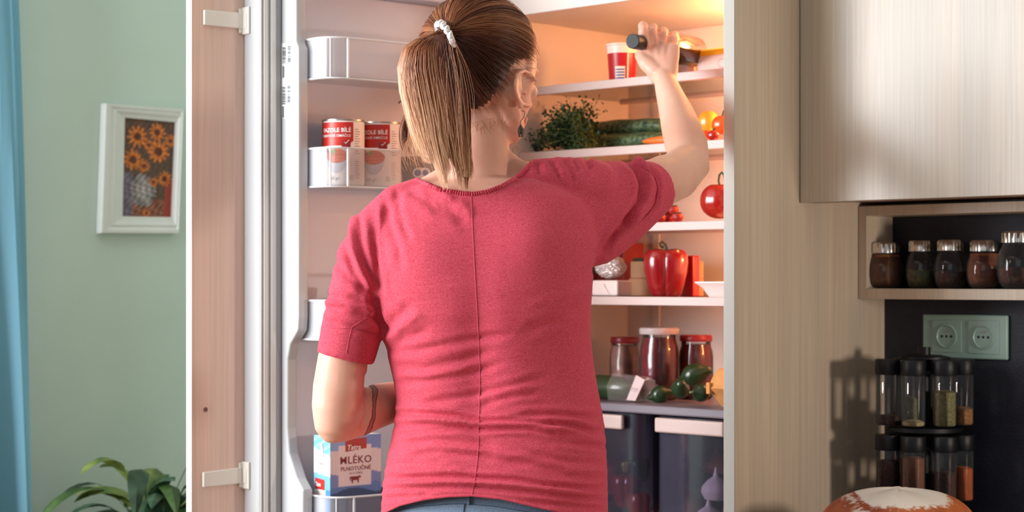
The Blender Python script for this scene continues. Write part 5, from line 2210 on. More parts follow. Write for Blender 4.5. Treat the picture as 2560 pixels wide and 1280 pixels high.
# hem tube
hp = []
for x in np.linspace(958, 1514, 110):
    q = on_shirt(x, np.interp(x, hem_x, hem_y) - 2, -.0006)
    if q is not None:
        hp.append(q)
MB().tube(hp, .0022, 8).build('hem', M['shirt'], shirt)
# cuff edges
def cuff_ring(name, c, ax, r, fl, up):
    ax = np.array(ax, float)
    ax /= np.linalg.norm(ax)
    u = np.array(up, float)
    u -= ax * np.dot(u, ax)
    u /= np.linalg.norm(u)
    w_ = np.cross(ax, u)
    P = [c + u * (r * fl * math.cos(t)) + w_ * (r * math.sin(t)) for t in np.linspace(0, 2 * math.pi, 49)]
    MB().tube(P, .0016, 6).build(name, M['shirt'], shirt)


# ------------------------------------------------------------------ body: trunk core, neck, head, arms, hands in one surface
body = MB()
IN = .0120
trunk(body, IN, y1=1200, seg=40)
sl_in = MB()
yoke(body, IN)
# neck
body.tube([B(1205, 250, .03), B(1205, 330, .022), B(1205, 390, .012), B(1203, 440, .006), B(1200, 500, .004)], [70 * SB, 67 * SB, 70 * SB, 80 * SB, 110 * SB], 32, flat=[1.05, 1.0, 1.0, 1.0, .8], up=(0, 1, 0))
# slopes from the neck to the shoulders
body.tube([B(1160, 395, .01), B(1120, 440, .008), B(1060, 478, .004)], [q * SB for q in (26, 30, 32)], 20, round_ends=True)
body.tube([B(1245, 385, .01), B(1290, 425, .008), B(1350, 447, .006)], [q * SB for q in (26, 30, 34)], 20, round_ends=True)
# right arm (raised)
ARM_R = [B(1400, 520, .01), B(1480, 500, .025), B(1560, 480, .06), B(1640, 460, .11), W(1690, 438, 3.01), W(1722, 408, 3.055), W(1716, 365, 3.085), W(1704, 325, 3.11), W(1690, 280, 3.14), W(1674, 235, 3.168), W(1662, 198, 3.19)]
RR = [.042, .042, .040, .0405, .0400, .0355, .0372, .0355, .0312, .0272, .0238]
body.tube(ARM_R, RR, 28, round_ends=True, flat=[1, 1, 1, 1, 1, .95, .95, .92, .9, .82, .75], up=(0, 1, 0))
body.ball(W(1741, 418, 3.05), .022, .024, .021)       # point of the elbow
# left arm: hangs, forearm folded before the belly
ARM_L = [B(925, 600), B(905, 680), B(885, 760), B(868, 840), B(857, 900), B(848, 970), B(842, 1020), B(839, 1052)]
body.tube(ARM_L, [q * SB for q in (48, 56, 58, 60, 63, 66, 63, 56)], 28, round_ends=True)
body.ball(B(832, 1071, -.004), 37 * SB, 34 * SB, 38 * SB)
FORE_L = [B(845, 1052, .004), B(890, 1034, .020), B(930, 1018, .045), B(975, 1006, .085), B(1030, 995, .115), B(1090, 985, .135), B(1130, 980, .142)]
body.tube(FORE_L, [q * SB for q in (56, 60, 58, 53, 46, 38, 33)], 28, round_ends=True)
# left hand lies on the belly
hl = [B(1130, 980, .142), B(1170, 980, .143), B(1215, 984, .140)]
body.tube(hl, [.021, .030, .034], 20, flat=[.9, .42, .36], up=(0, 1, 0), round_ends=True)
for k, (dz, ln) in enumerate(((26, 52), (9, 62), (-9, 58), (-25, 44))):
    p0 = B(1215, 984 - dz, .140)
    body.tube([p0, B(1215 + ln * .45, 984 - dz * 1.15, .143), B(1215 + ln * .8, 986 - dz * 1.2, .139), B(1215 + ln, 989 - dz * 1.2, .130)], [.0088, .0082, .0076, .0066], 12, round_ends=True)
body.tube([B(1160, 965, .143), B(1185, 938, .150), B(1212, 922, .150), B(1232, 914, .145)], [.012, .0105, .0095, .0080], 12, round_ends=True)

# right hand closed over the bottle neck
palm = [W(1662, 198, 3.19), W(1656, 175, 3.196), W(1650, 145, 3.203), W(1648, 118, 3.206), W(1650, 107, 3.208)]
body.tube(palm, [.0235, .0290, .0350, .0365, .0330], 24, flat=[.78, .56, .42, .36, .28], up=(0.25, 1, 0.1))
FING = [
    [W(1622, 108, 3.197), W(1610, 80, 3.196), W(1607, 64, 3.220), W(1610, 84, 3.252), W(1614, 108, 3.262)],
    [W(1640, 104, 3.204), W(1634, 82, 3.204), W(1632, 69, 3.232), W(1636, 88, 3.266), W(1640, 113, 3.274)],
    [W(1660, 108, 3.210), W(1660, 90, 3.212), W(1659, 78, 3.242), W(1662, 98, 3.278), W(1664, 124, 3.286)],
    [W(1682, 122, 3.214), W(1684, 100, 3.216), W(1686, 86, 3.240), W(1690, 100, 3.276), W(1690, 124, 3.288)],
]
for k, P in enumerate(FING):
    s_ = (1.0, 1.0, .96, .86)[k]
    body.tube(P, [.0098 * s_, .0094 * s_, .0090 * s_, .0084 * s_, .0074 * s_], 14, round_ends=True)
    body.ball(P[1], .0108 * s_, .0108 * s_, .0108 * s_)
body.tube([W(1640, 178, 3.192), W(1616, 158, 3.200), W(1603, 138, 3.218), W(1606, 132, 3.244), W(1620, 130, 3.262)], [.0150, .0140, .0120, .0105, .0088], 14, round_ends=True)

# head: turned to her right, tilted slightly
HC = B(1207, 158, .008)
ya = math.radians(42)
Hf = np.array([math.sin(ya), math.cos(ya), -.10])
Hf /= np.linalg.norm(Hf)
Hr = np.array([math.cos(ya), -math.sin(ya), 0.0])
Hu = np.cross(Hr, Hf)
Hu /= np.linalg.norm(Hu)


def HP(f, r, u):
    return HC + Hf * f + Hr * r + Hu * u


AX = [Hr, Hf, Hu]
body.ball(HP(-.012, 0, .006), .0735, .092, .084, AX, 32, 24)           # cranium
body.ball(HP(.028, 0, .004), .066, .062, .070, AX, 28, 20)             # forehead
body.ball(HP(.030, 0, -.048), .060, .055, .058, AX, 28, 20)            # mid face
body.ball(HP(.042, 0, -.088), .044, .040, .034, AX, 24, 16)            # jaw
body.ball(HP(.068, 0, -.100), .022, .018, .017, AX)                    # chin
for s_ in (-1, 1):
    body.ball(HP(.030, s_ * .040, -.012), .0285, .036, .052, AX)        # temple
    body.tube([HP(-.006, s_ * .056, -.050), HP(.020, s_ * .050, -.080), HP(.055, s_ * .026, -.100)], [.016, .014, .014], 12, round_ends=True)   # jaw line
    body.ball(HP(.062, s_ * .036, -.036), .020, .018, .016, AX)        # cheek
    body.ball(HP(.078, s_ * .026, -.002), .020, .010, .008, AX)        # brow
    # ear: rim and lobe
    e0 = lambda f, u_, o_=0: HP(f, s_ * (.0715 + o_), u_)
    if s_ == 1:
        # the shell flares out and back from the head; the rim curls forward at the top
        rim = []
        for q_ in np.linspace(-.25, 1.12, 15):
            an = q_ * math.pi
            k_ = math.sin(an)
            rim.append(HP(.018 - .037 * k_, .0745 + .0130 * max(k_, -.3), -.043 + .0275 * math.cos(an) * (1 if math.cos(an) > 0 else .85)))
        body.tube(rim, [.0036] * 13 + [.0042, .0048], 10, round_ends=True)
        cc_ = [HP(.006, .0715, -.041), HP(.000, .0765, -.041)]
        nrm_ = np.cross(Hu, (HP(-.019, .0875, 0) - HP(.018, .0745, 0)))
        nrm_ /= np.linalg.norm(nrm_)
        fw_ = np.cross(nrm_, Hu)
        body.ball(HP(-.002, .0790, -.043), .0160, .0028, .0240, [fw_, nrm_, Hu])
        body.ball(HP(.000, .0745, -.046), .0090, .0090, .0180, [fw_, nrm_, Hu])
        body.ball(HP(.006, .0775, -.067), .0075, .0042, .0090, [fw_, nrm_, Hu])
        body.ball(HP(.018, .0740, -.047), .0040, .0050, .0060, AX)
    else:
        body.ball(e0(-.006, -.030, .006), .008, .016, .028, AX)
# nose
body.tube([HP(.086, 0, -.008), HP(.098, 0, -.030), HP(.108, 0, -.046)], [.007, .0075, .0085], 12, round_ends=True)
for s_ in (-1, 1):
    body.ball(HP(.094, s_ * .010, -.049), .0075, .009, .006, AX)
# lips
body.tube([HP(.084, -.022, -.074), HP(.094, -.010, -.0715), HP(.096, 0, -.0725), HP(.094, .010, -.0715), HP(.084, .022, -.074)], [.003, .005, .0052, .005, .003], 10, round_ends=True)
body.tube([HP(.084, -.020, -.078), HP(.092, -.008, -.081), HP(.094, 0, -.082), HP(.092, .008, -.081), HP(.084, .020, -.078)], [.003, .0052, .0058, .0052, .003], 10, round_ends=True)

bco, bF = union(body, .0024, smooth=9, fac=.55)
bvn = vnormals(bco, bF)
# hollow the ear shell, the eye sockets and the mouth line
loc = (bco - HC) @ np.array([Hf, Hr, Hu]).T


def dent(f, r, u, sf, sr, su, amp):
    g_ = np.exp(-((loc[:, 0] - f) / sf) ** 2 - ((loc[:, 1] - r) / sr) ** 2 - ((loc[:, 2] - u) / su) ** 2)
    return g_ * amp


dd = dent(.002, .082, -.046, .0085, .010, .012, -.0055) + dent(-.004, .086, -.030, .010, .010, .006, -.0022) + dent(.070, .030, -.016, .015, .014, .008, -.006) + dent(.070, -.030, -.016, .015, .014, .008, -.006)
dd += dent(.095, 0, -.077, .02, .018, .0018, -.002)
# knuckle creases, tendon hollows on the raised hand
bpx = 1280 + FPX * bco[:, 0] / bco[:, 1]
bpy_ = HY - FPX * (bco[:, 2] - EYE) / bco[:, 1]
hand = (bco[:, 1] > 3.15) & (bpy_ < 190)
for pts, amp in (([(1621, 72), (1634, 130)], -.0036), ([(1646, 74), (1650, 130)], -.0036), ([(1673, 84), (1666, 135)], -.0034), ([(1612, 95), (1632, 155)], .0012), ([(1640, 95), (1647, 155)], .0010), ([(1663, 98), (1658, 155)], .0010)):
    d, t, sg = poly_dist(bpx, bpy_, pts)
    dd += np.where(hand & (bvn[:, 1] < 0), np.exp(-(d / 5.0) ** 2) * amp * np.clip(1.2 - t, 0, 1), 0)
# left elbow crease and right inner elbow crease
d, t, sg = poly_dist(bpx, bpy_, [(918, 940), (915, 985), (918, 1035), (905, 1065)])
dd += np.where(bco[:, 1] < 2.95, np.exp(-(d / 6.0) ** 2) * -.003, 0)
d, t, sg = poly_dist(bpx, bpy_, [(1655, 380), (1690, 398), (1712, 402)])
dd += np.where(bco[:, 1] > 2.93, np.exp(-(d / 7.0) ** 2) * -.0022 * (1 - t), 0)
bco = bco + bvn * dd[:, None]

# skin
m, nt, p, out = new_mat('fair_skin')
N, L = nt.nodes, nt.links
tc = N.new('ShaderNodeTexCoord')
n = N.new('ShaderNodeTexNoise')
n.inputs['Scale'].default_value = 9
n.inputs['Detail'].default_value = 4
L.new(tc.outputs['Object'], n.inputs['Vector'])
r = N.new('ShaderNodeValToRGB')
r.color_ramp.elements[0].position = .35
r.color_ramp.elements[0].color = (*lin('da9f88'), 1)
r.color_ramp.elements[1].position = .65
r.color_ramp.elements[1].color = (*lin('e8b8a3'), 1)
L.new(n.outputs['Fac'], r.inputs[0])
# ribbon tattoo round the left forearm: distance from a plane across it
base_loc = np.array(PERS.location)
tcn = (B(922, 1030, .03) - base_loc)
tax = np.array([.92, .30, -.18])
tax /= np.linalg.norm(tax)
sub = N.new('ShaderNodeVectorMath')
sub.operation = 'SUBTRACT'
L.new(tc.outputs['Object'], sub.inputs[0])
sub.inputs[1].default_value = tuple(tcn)
dot = N.new('ShaderNodeVectorMath')
dot.operation = 'DOT_PRODUCT'
dot.inputs[1].default_value = tuple(tax)
L.new(sub.outputs[0], dot.inputs[0])
ln_ = N.new('ShaderNodeVectorMath')
ln_.operation = 'LENGTH'
L.new(sub.outputs[0], ln_.inputs[0])
# wavy edge
wv = N.new('ShaderNodeTexNoise')
wv.inputs['Scale'].default_value = 45
L.new(tc.outputs['Object'], wv.inputs['Vector'])


def mth(op, a, b=None, clamp=False):
    q = N.new('ShaderNodeMath')
    q.operation = op
    q.use_clamp = clamp
    for i, x in enumerate((a, b)):
        if x is None:
            continue
        if isinstance(x, (int, float)):
            q.inputs[i].default_value = x
        else:
            L.new(x, q.inputs[i])
    return q.outputs[0]


dv = mth('ADD', dot.outputs['Value'], mth('MULTIPLY', mth('SUBTRACT', wv.outputs['Fac'], .5), .012))
ab = mth('ABSOLUTE', dv)
inb = mth('LESS_THAN', ab, .0042)
edge_ = mth('MULTIPLY', mth('GREATER_THAN', ab, .0026), .35)
near = mth('LESS_THAN', ln_.outputs['Value'], .060)
fac = mth('MULTIPLY', mth('MULTIPLY', inb, near), mth('ADD', .55, edge_))
mx = N.new('ShaderNodeMix')
mx.data_type = 'RGBA'
L.new(fac, mx.inputs['Factor'])
L.new(r.outputs[0], mx.inputs['A'])
mx.inputs['B'].default_value = (*lin('4a3438'), 1)
L.new(mx.outputs['Result'], p.inputs['Base Color'])
p.inputs['Roughness'].default_value = .48
p.inputs['Specular IOR Level'].default_value = .4
p.inputs['Subsurface Weight'].default_value = .25
p.inputs['Subsurface Radius'].default_value = (1, .35, .2)
p.inputs['Subsurface Scale'].default_value = .008
n4 = N.new('ShaderNodeTexNoise')
n4.inputs['Scale'].default_value = 500
L.new(tc.outputs['Object'], n4.inputs['Vector'])
bp = N.new('ShaderNodeBump')
bp.inputs['Strength'].default_value = .10
bp.inputs['Distance'].default_value = .0005
L.new(n4.outputs['Fac'], bp.inputs['Height'])
L.new(bp.outputs[0], p.inputs['Normal'])
M['skin'] = m
to_obj('body', bco, bF, M['skin'], PERS)

# eyes, brows
M['eye'] = pm('eye_white', 'ece6e0', .15)
M['iris'] = pm('iris_grey', '4c5a5c', .15)
M['browh'] = pm('brow_hair', '8a5a3c', .7)
for s_ in (-1, 1):
    e = MB().ball(HP(.068, s_ * .030, -.016), .0115, .0115, .0115, AX, 20, 14).build('eye', M['eye'], PERS)
    MB().ball(HP(.0762, s_ * .030, -.016), .005, .0042, .005, AX, 16, 10).build('iris', M['iris'], e)
    MB().tube([HP(.083, s_ * .012, .004), HP(.080, s_ * .028, .009), HP(.066, s_ * .046, .005)], [.0018, .0026, .001], 8).build('eyebrow', M['browh'], PERS)

# ------------------------------------------------------------------ hair
m, nt, p, out = new_mat('red_blonde_hair')
N, L = nt.nodes, nt.links
a = N.new('ShaderNodeAttribute')
a.attribute_name = 'Col'
L.new(a.outputs['Color'], p.inputs['Base Color'])
p.inputs['Roughness'].default_value = .42
p.inputs['Specular IOR Level'].default_value = .55
tr = N.new('ShaderNodeBsdfTranslucent')
L.new(a.outputs['Color'], tr.inputs[0])
ms = N.new('ShaderNodeMixShader')
ms.inputs[0].default_value = .22
L.new(p.outputs[0], ms.inputs[1])
L.new(tr.outputs[0], ms.inputs[2])
L.new(ms.outputs[0], out.inputs['Surface'])
M['hair'] = m

CROWN = lambda f, r, u: HC + Hf * f + Hr * r + Hu * u
# hair ellipsoid in head axes
EC = np.array([-.008, 0.0, .004])                   # centre (f, r, u)
ER = np.array([.099, .0795, .0925])                 # radii
tie_w = B(1117, 84, -.082)
tl = (tie_w - HC) @ np.array([Hf, Hr, Hu]).T
tn = (tl - EC) / ER
tn_len = np.linalg.norm(tn)
tn = tn / tn_len


def er(u):
    return ER + np.array([0, 0, .031 * min(1, max(0, -u) * 3)])


def dir_pt(n_, off):
    q = EC + n_ * (er(n_[2]) + off)
    return HC + Hf * q[0] + Hr * q[1] + Hu * q[2]


def hair_ok(n_):
    f, r, u = n_
    if f < -.25:
        return u > -.90 + max(0, f + .6) * .6
    if f < .05:
        return u > -.69 + (f + .25) * 1.9
    return u > -.12 + max(0, f - .05) * .25 + max(0, f - .55) * 3.0


C_DARK, C_MID, C_RED, C_GOLD, C_BLOND = [np.array(lin(c)) for c in ('5e3022', '8f5238', 'a8623e', 'cf8d5c', 'eebc90')]


def strands_mesh(paths, radii, cols, name, sides=3):
    """paths: list of (n,3); builds thin tubes in one mesh"""
    V_, F_, C_ = [], [], []
    off = 0
    for P, R, Cc in zip(paths, radii, cols):
        n_ = len(P)
        T = np.gradient(P, axis=0)
        T /= np.linalg.norm(T, axis=1, keepdims=True) + 1e-12
        ref = np.array([.31, .85, .42])
        u_ = np.cross(T, ref)
        u_ /= np.linalg.norm(u_, axis=1, keepdims=True) + 1e-12
        w_ = np.cross(T, u_)
        for k in range(sides):
            an = 2 * math.pi * k / sides
            V_.append(P + (u_ * math.cos(an) + w_ * math.sin(an)) * R[:, None])
            C_.append(Cc)
        # order: side-major
        b_ = np.arange(n_ - 1)
        for k in range(sides):
            k2 = (k + 1) % sides
            q = np.stack([off + k * n_ + b_, off + k2 * n_ + b_, off + k2 * n_ + b_ + 1, off + k * n_ + b_ + 1], axis=1)
            F_.append(q)
        off += sides * n_
    V_ = np.concatenate(V_)
    F_ = np.concatenate(F_)
    C_ = np.concatenate(C_)
    C_ = np.concatenate([C_, np.ones((len(C_), 1))], axis=1)
    o = to_obj(name, V_, F_, M['hair'], PERS, cols=C_)
    return o


# cap under the strands
cap = MB()
cc = []
nu, nv = 96, 64
grid = {}
vs, fs = [], []
for i in range(nv + 1):
    ph = -math.pi / 2 + math.pi * i / nv
    for j in range(nu):
        th = 2 * math.pi * j / nu
        n_ = np.array([math.cos(ph) * math.cos(th), math.cos(ph) * math.sin(th), math.sin(ph)])
        nb_ = n_ - tn * .09
        grid[(i, j)] = (len(vs), hair_ok(nb_ / np.linalg.norm(nb_)))
        vs.append(dir_pt(n_, -.0012))
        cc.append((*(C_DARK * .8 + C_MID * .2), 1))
for i in range(nv):
    for j in range(nu):
        q = [grid[(i, j)], grid[(i, (j + 1) % nu)], grid[(i + 1, (j + 1) % nu)], grid[(i + 1, j)]]
        if all(x[1] for x in q):
            fs.append(tuple(x[0] for x in q))
cap.add(vs, fs)
cap.build('hair_cap', M['hair'], PERS, cols=cc)

paths, radii, cols = [], [], []
rg = np.random.default_rng(11)
cnt = 0
while cnt < 4600:
    n_ = rg.normal(size=3)
    n_ /= np.linalg.norm(n_)
    if not hair_ok(n_ + rg.normal(size=3) * .025 + tn * .02):
        continue
    # most roots sit near the hairline, the rest anywhere
    ang = math.acos(np.clip(np.dot(n_, tn), -1, 1))
    if ang < .35 or (ang < 1.0 and rg.random() < .5):
        continue
    cnt += 1
    m_ = 18
    t = np.linspace(0, 1, m_)
    s0 = math.sin(ang)
    dirs_ = (np.sin((1 - t) * ang)[:, None] * n_ + np.sin(t * ang)[:, None] * tn) / s0
    lift = rg.uniform(-.0004, .0042) + .0015 * math.sin(ang * 30 + n_[0] * 20)
    top = max(0, n_[2]) * max(0, .6 + n_[0] * .3)
    bulge = np.sin(np.pi * t) * (.0030 * rg.random() + .006 * top)
    off = lift * (1 - t ** 4) + bulge
    side = np.cross(n_, tn)
    side /= np.linalg.norm(side) + 1e-9
    wob = np.sin(t * math.pi) * rg.normal() * .018
    dirs_ = dirs_ + side * wob[:, None]
    dirs_ /= np.linalg.norm(dirs_, axis=1, keepdims=True)
    Q = EC + dirs_ * (np.array([er(x) for x in dirs_[:, 2]]) + off[:, None])
    P = HC + Q[:, :1] * Hf + Q[:, 1:2] * Hr + Q[:, 2:3] * Hu
    # gather to the tie
    g_ = np.clip((t - .82) / .18, 0, 1)[:, None] ** 1.5
    P = P * (1 - g_) + (tie_w + rg.normal(size=3) * .006) * g_
    # bands of tone: the same lock keeps one tone
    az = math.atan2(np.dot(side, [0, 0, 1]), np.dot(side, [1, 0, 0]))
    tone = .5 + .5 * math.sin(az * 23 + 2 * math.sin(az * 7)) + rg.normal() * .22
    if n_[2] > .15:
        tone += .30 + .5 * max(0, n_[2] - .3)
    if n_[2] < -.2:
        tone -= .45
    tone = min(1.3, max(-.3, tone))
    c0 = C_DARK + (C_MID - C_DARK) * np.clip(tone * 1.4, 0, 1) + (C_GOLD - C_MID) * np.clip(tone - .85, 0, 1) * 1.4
    cfull = np.repeat(c0[None], m_, 0) * (1 + .15 * rg.normal())
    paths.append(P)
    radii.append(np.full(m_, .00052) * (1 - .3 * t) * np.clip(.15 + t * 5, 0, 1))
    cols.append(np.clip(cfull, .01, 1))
# nape and temple wisps
for k in range(110):
    if k < 70:
        x0, y0 = rg.uniform(1175, 1285), 0
        y0 = 318 - (x0 - 1175) * .25 + rg.uniform(-12, 10)
        st = B(x0, y0, -.050)
        hit = None
        dx, dy = rg.normal() * 14 + 6, rg.uniform(8, 46)
        P = np.array([B(x0 + dx * t + 1.5 * math.sin(t * 2 + k), y0 + dy * t, -.062 + .012 * t) for t in np.linspace(0, 1, 8)])
        P[:, 1] += 0.0
    else:
        x0, y0 = 1286 + rg.uniform(-6, 6), rg.uniform(345, 372)
        dx, dy = rg.uniform(-12, 46), rg.uniform(20, 55)
        P = np.array([B(x0 + dx * math.sin(t * 1.6), y0 + dy * t, .005) for t in np.linspace(0, 1, 8)])
        if k > 84:
            continue
    paths.append(P)
    radii.append(np.linspace(.0003, .0001, 8))
    cols.append(np.repeat((C_GOLD * .6 + C_BLOND * .4)[None], 8, 0))
# flyaways along the crown
for k in range(60):
    an = rg.uniform(-.2, 1.9)
    x0 = 1200 + 135 * math.sin(an)
    y0 = 150 - 145 * math.cos(an)
    P = np.array([B(x0 - 55 * t + 8 * math.sin(3 * t + k), y0 - 6 * math.sin(math.pi * t) * rg.uniform(.3, 1.2) - 16 * t * (1 if an < .5 else -.4), -.02) for t in np.linspace(0, 1, 8)])
    paths.append(P)
    radii.append(np.linspace(.00025, .0001, 8))
    cols.append(np.repeat((C_MID * .6 + C_GOLD * .4)[None], 8, 0))
tag(strands_mesh(paths, radii, cols, 'hair_strands'), kind='stuff')

# ponytail
PT = np.array([(84, 1108, 16), (96, 1088, 42), (120, 1079, 64), (170, 1080, 77), (230, 1087, 78), (290, 1095, 72), (340, 1102, 66), (390, 1112, 58), (430, 1122, 55), (470, 1128, 46)], float)
pc_ = lambda y: np.interp(y, PT[:, 0], PT[:, 1])
pw_ = lambda y: np.interp(y, PT[:, 0], PT[:, 2])
core = MB()
rs, cc = [], []
for y in (70, 84, 96, 120, 170, 230, 290, 335, 365):
    c = B(pc_(max(y, 84)), y, -.100)
    w_ = pw_(max(y, 84)) * SB * (.80 if y < 300 else .80 - (y - 300) * .007)
    d_ = min(.024, w_ * .5)
    ring = [c + np.array([w_ * math.cos(t), d_ * math.sin(t) + .004, 0]) for t in np.linspace(0, 2 * math.pi, 24, endpoint=False)]
    rs.append(ring)
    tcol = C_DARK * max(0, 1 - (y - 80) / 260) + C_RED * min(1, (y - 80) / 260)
    cc += [(*tcol, 1)] * 24
core.rings(rs)
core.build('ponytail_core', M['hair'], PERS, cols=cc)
paths, radii, cols = [], [], []
ncl = 52
cl = [(rg.uniform(-1, 1), rg.uniform(0, 1), rg.uniform(.70, 1.0), rg.normal(), rg.uniform(0, 6.3)) for _ in range(ncl)]
for k in range(3800):
    w0, d0, e0_, tone, phs = cl[k % ncl]
    ws = w0 + rg.normal() * .14
    ds = d0 + rg.normal() * .15
    m_ = 26
    yend = 330 + 140 * (e0_ - .7) / .3 + rg.normal() * 14 + 10 * math.sin(phs * 3)
    if w0 < -.45:
        yend = min(yend, 398 + 12 * math.sin(phs))
    if w0 > .55:
        yend = max(yend, 425 + 20 * math.sin(phs))
    yend = min(yend, 474)
    y = np.linspace(76, yend, m_)
    t = (y - 76) / (400)
    conv = np.clip((y - (yend - 110)) / 110, 0, 1)
    wy = ws + (w0 - ws) * conv * .30 + .05 * np.sin(t * 5 + phs)
    wy = np.clip(wy, -1.12, 1.12)
    x = pc_(np.maximum(y, 84)) + wy * pw_(np.maximum(y, 84)) + 3.0 * np.sin(t * 9 + phs) * t
    edge = np.sqrt(np.clip(1 - np.clip(np.abs(wy), 0, 1) ** 2, 0, 1))
    thick = .030 * edge * np.clip((y - 70) / 60, .25, 1)
    dep = -.100 + thick * (.55 - 1.1 * ds) + .004
    # keep clear of the shoulders near the ends
    dep = dep - .012 * np.clip((y - 380) / 80, 0, 1)
    # root inside the tie
    P = np.stack([(x - 1280) / FPX * (YB + dep), YB + dep, EYE + (HY - y) / FPX * (YB + dep)], axis=1)
    g_ = np.clip((92 - y) / 16, 0, 1)[:, None]
    P = P * (1 - g_) + (tie_w + np.array([0, -.004, 0]) + rg.normal(size=3) * .005) * g_
    lightf = np.clip(.10 + t * 1.25 + .34 * tone * .6 - .30 * ws * 1.0 + rg.normal() * .12, 0, 1.25)  # paler tips are the hair's own; the paler left is light put into colour
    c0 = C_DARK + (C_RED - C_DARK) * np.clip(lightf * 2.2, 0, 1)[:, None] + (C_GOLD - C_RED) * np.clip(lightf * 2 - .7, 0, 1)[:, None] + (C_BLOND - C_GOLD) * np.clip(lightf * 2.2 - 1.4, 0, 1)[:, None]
    paths.append(P)
    radii.append(np.full(m_, .00055) * (1 - .75 * np.linspace(0, 1, m_) ** 3))
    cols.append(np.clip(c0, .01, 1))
# loose locks at the left: a darker one behind, curved wisps
for k in range(150):
    m_ = 16
    t = np.linspace(0, 1, m_)
    j1, j2 = rg.normal(), rg.normal()
    if k < 90:
        x = 1035 - 22 * np.sin(t * 2.6) + 7 * j1 + 4 * t * j2
        y = 270 + 112 * t + 4 * j2
        dep = -.06 + .004 * j1
        c0 = C_MID if j2 > 0 else C_RED
    elif k < 102:
        x = 1030 - 34 * t + 1.2 * j1
        y = 232 + 26 * t + 1.2 * j2
        dep = -.05
        c0 = C_DARK
    else:
        amp = rg.uniform(10, 46)
        x = 1040 + 6 * j1 - amp * np.sin(t * 2.4) + 30 * t * rg.uniform(-.2, 1.2)
        y = 330 + rg.uniform(60, 100) * t + 6 * j2
        dep = -.075
        c0 = C_GOLD
    P = np.stack([(x - 1280) / FPX * (YB + dep), np.full(m_, YB + dep), EYE + (HY - y) / FPX * (YB + dep)], axis=1)
    paths.append(P)
    radii.append(np.linspace(.00042, .00018, m_))
    cols.append(np.repeat(c0[None], m_, 0))
for k in range(60):
    # single hairs that stray from the bundle
    m_ = 18
    t = np.linspace(0, 1, m_)
    w0 = rg.uniform(-1.15, 1.05)
    y0, y1 = rg.uniform(90, 200), rg.uniform(330, 470)
    y = y0 + (y1 - y0) * t
    x = pc_(y) + w0 * pw_(y) + rg.normal() * 14 * np.sin(t * rg.uniform(2, 4)) + rg.normal() * 10 * t
    if w0 < 0:
        y = np.minimum(y, 425)
    dep = -.132 + .02 * rg.random() * np.ones(m_)
    P = np.stack([(x - 1280) / FPX * (YB + dep), YB + dep, EYE + (HY - y) / FPX * (YB + dep)], axis=1)
    paths.append(P)
    radii.append(np.linspace(.00028, .00012, m_))
    lf_ = np.clip((y - 90) / 260, 0, 1)[:, None]
    cols.append(np.clip(C_RED * (1 - lf_) + (C_GOLD * .6 + C_BLOND * .4) * lf_, .01, 1))
tag(strands_mesh(paths, radii, cols, 'ponytail_strands'), kind='stuff')

# white hair tie: a crinkled ring round the root of the ponytail
M['tie'] = pm('white_hair_tie', 'ece6e4', .6, bump=.5, bscale=300)
hax = np.array([-.72, -.30, -.42])
hax /= np.linalg.norm(hax)
u_ = np.cross(hax, [0, 1, 0])
u_ /= np.linalg.norm(u_)
w_ = np.cross(hax, u_)
tcn_ = B(1113, 88, -.098)
P = [tcn_ + u_ * (.0195 * math.cos(t)) + w_ * (.0165 * math.sin(t)) + hax * (.0015 * math.sin(t * 13)) for t in np.linspace(0, 2 * math.pi, 121)]
MB().tube(P, [.0044 + .0011 * math.sin(i * 1.45) for i in range(121)], 10).build('hair_tie', M['tie'], PERS)

# earring
M['oxid'] = pm('dark_silver', '6a5c58', .3, metal=1.0)
lob = B(1302, 283, -.045)
g = MB()
g.tube([lob + [.001, 0, .004], lob + [.006, -.002, .002], lob + [.005, -.003, -.006], lob + [.000, -.003, -.012], lob + [-.001, -.003, -.018]], .0005, 6)
eh = g.build('earring', M['oxid'], PERS)
g = MB()
ec = lob + np.array([0, -.003, -.026])
for k in range(6):
    th = k * 1.047
    g.tube([ec + [0, 0, .009], ec + [.0042 * math.cos(th), .003 * math.sin(th), .001], ec + [.0024 * math.cos(th), .002 * math.sin(th), -.010]], .0009, 6)
g.ball(ec, .0026, .0024, .0060)
g.build('earring_drop', M['oxid'], eh)

# ------------------------------------------------------------------ trousers and shoes
M['denim'] = pm('slate_blue_denim', '71859c', .85, noise=.12, nscale=300, bump=.35, bscale=500)
TR = MB()
rowsT = [(1195, 992, 1496, .094, .002), (1215, 985, 1500, .098, .0), (1250, 975, 1508, .104, .0), (1300, 962, 1514, .112, -.002), (1400, 945, 1520, .122, -.006), (1500, 940, 1525, .122, -.006), (1560, 945, 1522, .112, -.004)]
trunk(TR, .004, rows=rowsT)
for s_, cx in ((-1, 1090), (1, 1376)):
    hx = B(cx, 1500)[0]
    TR.tube([(hx, YB, .78), (hx, YB - .002, .66), (hx + s_ * .004, YB, .48), (hx + s_ * .006, YB + .005, .30), (hx + s_ * .008, YB + .0, .09)], [.088, .082, .062, .056, .050], 30, up=(0, 1, 0), flat=1.0)
tco, tF = union(TR, .006, smooth=6)
trz = to_obj('trousers', tco, tF, M['denim'], PERS)
tb_ = BVHTree.FromPolygons([tuple(p) for p in tco], [tuple(f) for f in tF])


def on_tr(px, py, lift):
    o = Vector((0, 0, EYE))
    d = (Vector(W(px, py, 1.0)) - o).normalized()
    h = tb_.ray_cast(o, d)
    return None if h[0] is None else np.array(h[0]) - np.array(d) * lift


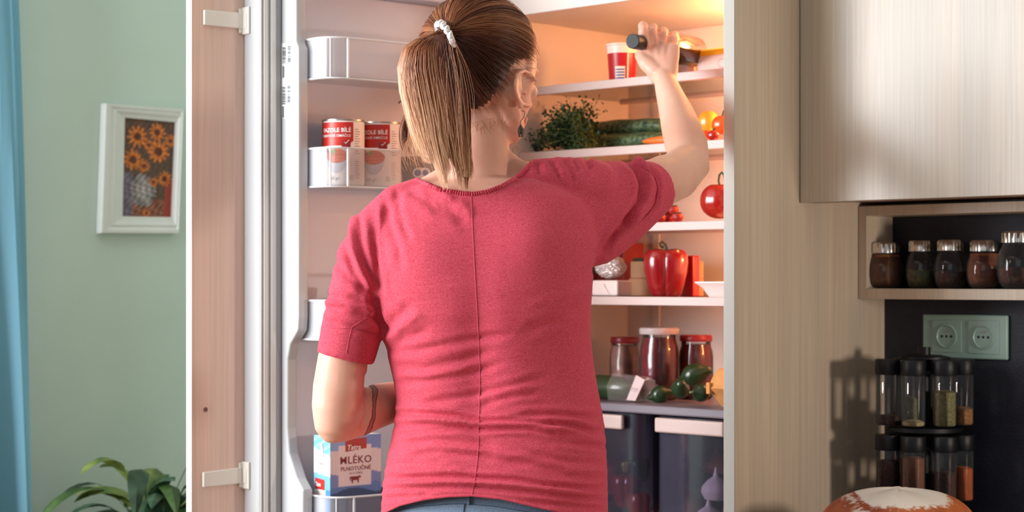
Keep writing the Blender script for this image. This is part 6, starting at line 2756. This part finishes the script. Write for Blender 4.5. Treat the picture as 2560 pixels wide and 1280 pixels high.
M['seamb'] = pm('dark_blue_thread', '46566f', .8)
for nm, pts in (('waistband_seam', [(975, 1281), (1050, 1266), (1120, 1260), (1160, 1259), (1240, 1266), (1340, 1283)]), ('back_seam', [(1161, 1259), (1157, 1290), (1155, 1330)]), ('belt_loop', [(1172, 1242), (1172, 1262)])):
    q = [on_tr(x, y, .0008) for (x, y) in zip(np.interp(np.linspace(0, 1, 40), np.linspace(0, 1, len(pts)), [a_[0] for a_ in pts]), np.interp(np.linspace(0, 1, 40), np.linspace(0, 1, len(pts)), [a_[1] for a_ in pts]))]
    q = [z_ for z_ in q if z_ is not None]
    if len(q) > 3:
        MB().tube(q, .0012 if nm != 'belt_loop' else .004, 6, flat=.4).build(nm, M['seamb'] if nm != 'belt_loop' else M['denim'], trz)
M['shoe'] = pm('grey_canvas', '7a7c80', .8)
for s_, cx in ((-1, 1090), (1, 1376)):
    hx = B(cx, 1500)[0] + s_ * .008
    g = MB()
    g.tube([(hx, YB - .035, .045), (hx, YB + .02, .048), (hx, YB + .09, .040), (hx, YB + .16, .028)], [.038, .042, .042, .034], 24, flat=[1.05, 1.0, .85, .75], round_ends=True)
    g.v = [(a_, b_, max(.0005, c_)) for a_, b_, c_ in g.v]
    g.build('shoe', M['shoe'], PERS)

# ------------------------------------------------------------------ the bottle in her hand
C0 = W(1581, 103, 3.168)
C1 = W(1737, 131, 3.372)
ax = (C1 - C0)
LB = np.linalg.norm(ax)
ax = ax / LB
bo = thing('held_bottle', 'dark brown glass bottle with a black cap gripped in her raised hand', 'bottle', C0)
M['brown_glass'] = pm('dark_brown_glass', '2a140c', .08, spec=.8)
MB().lathe(C0, [(.0118, 0), (.0125, .0008), (.0127, .002), (.0127, .034), (.0120, .035)], 40, axis=ax, lobes=0).build('cap', M['black'], bo)
MB().lathe(C0, [(.0112, .0352), (.0112, .040), (.0098, .042), (.0098, .085), (.014, .098), (.0245, .118), (.0275, .130), (.0275, LB - .006), (.025, LB), (.001, LB - .002)], 40, axis=ax).build('glass_body', M['brown_glass'], bo)
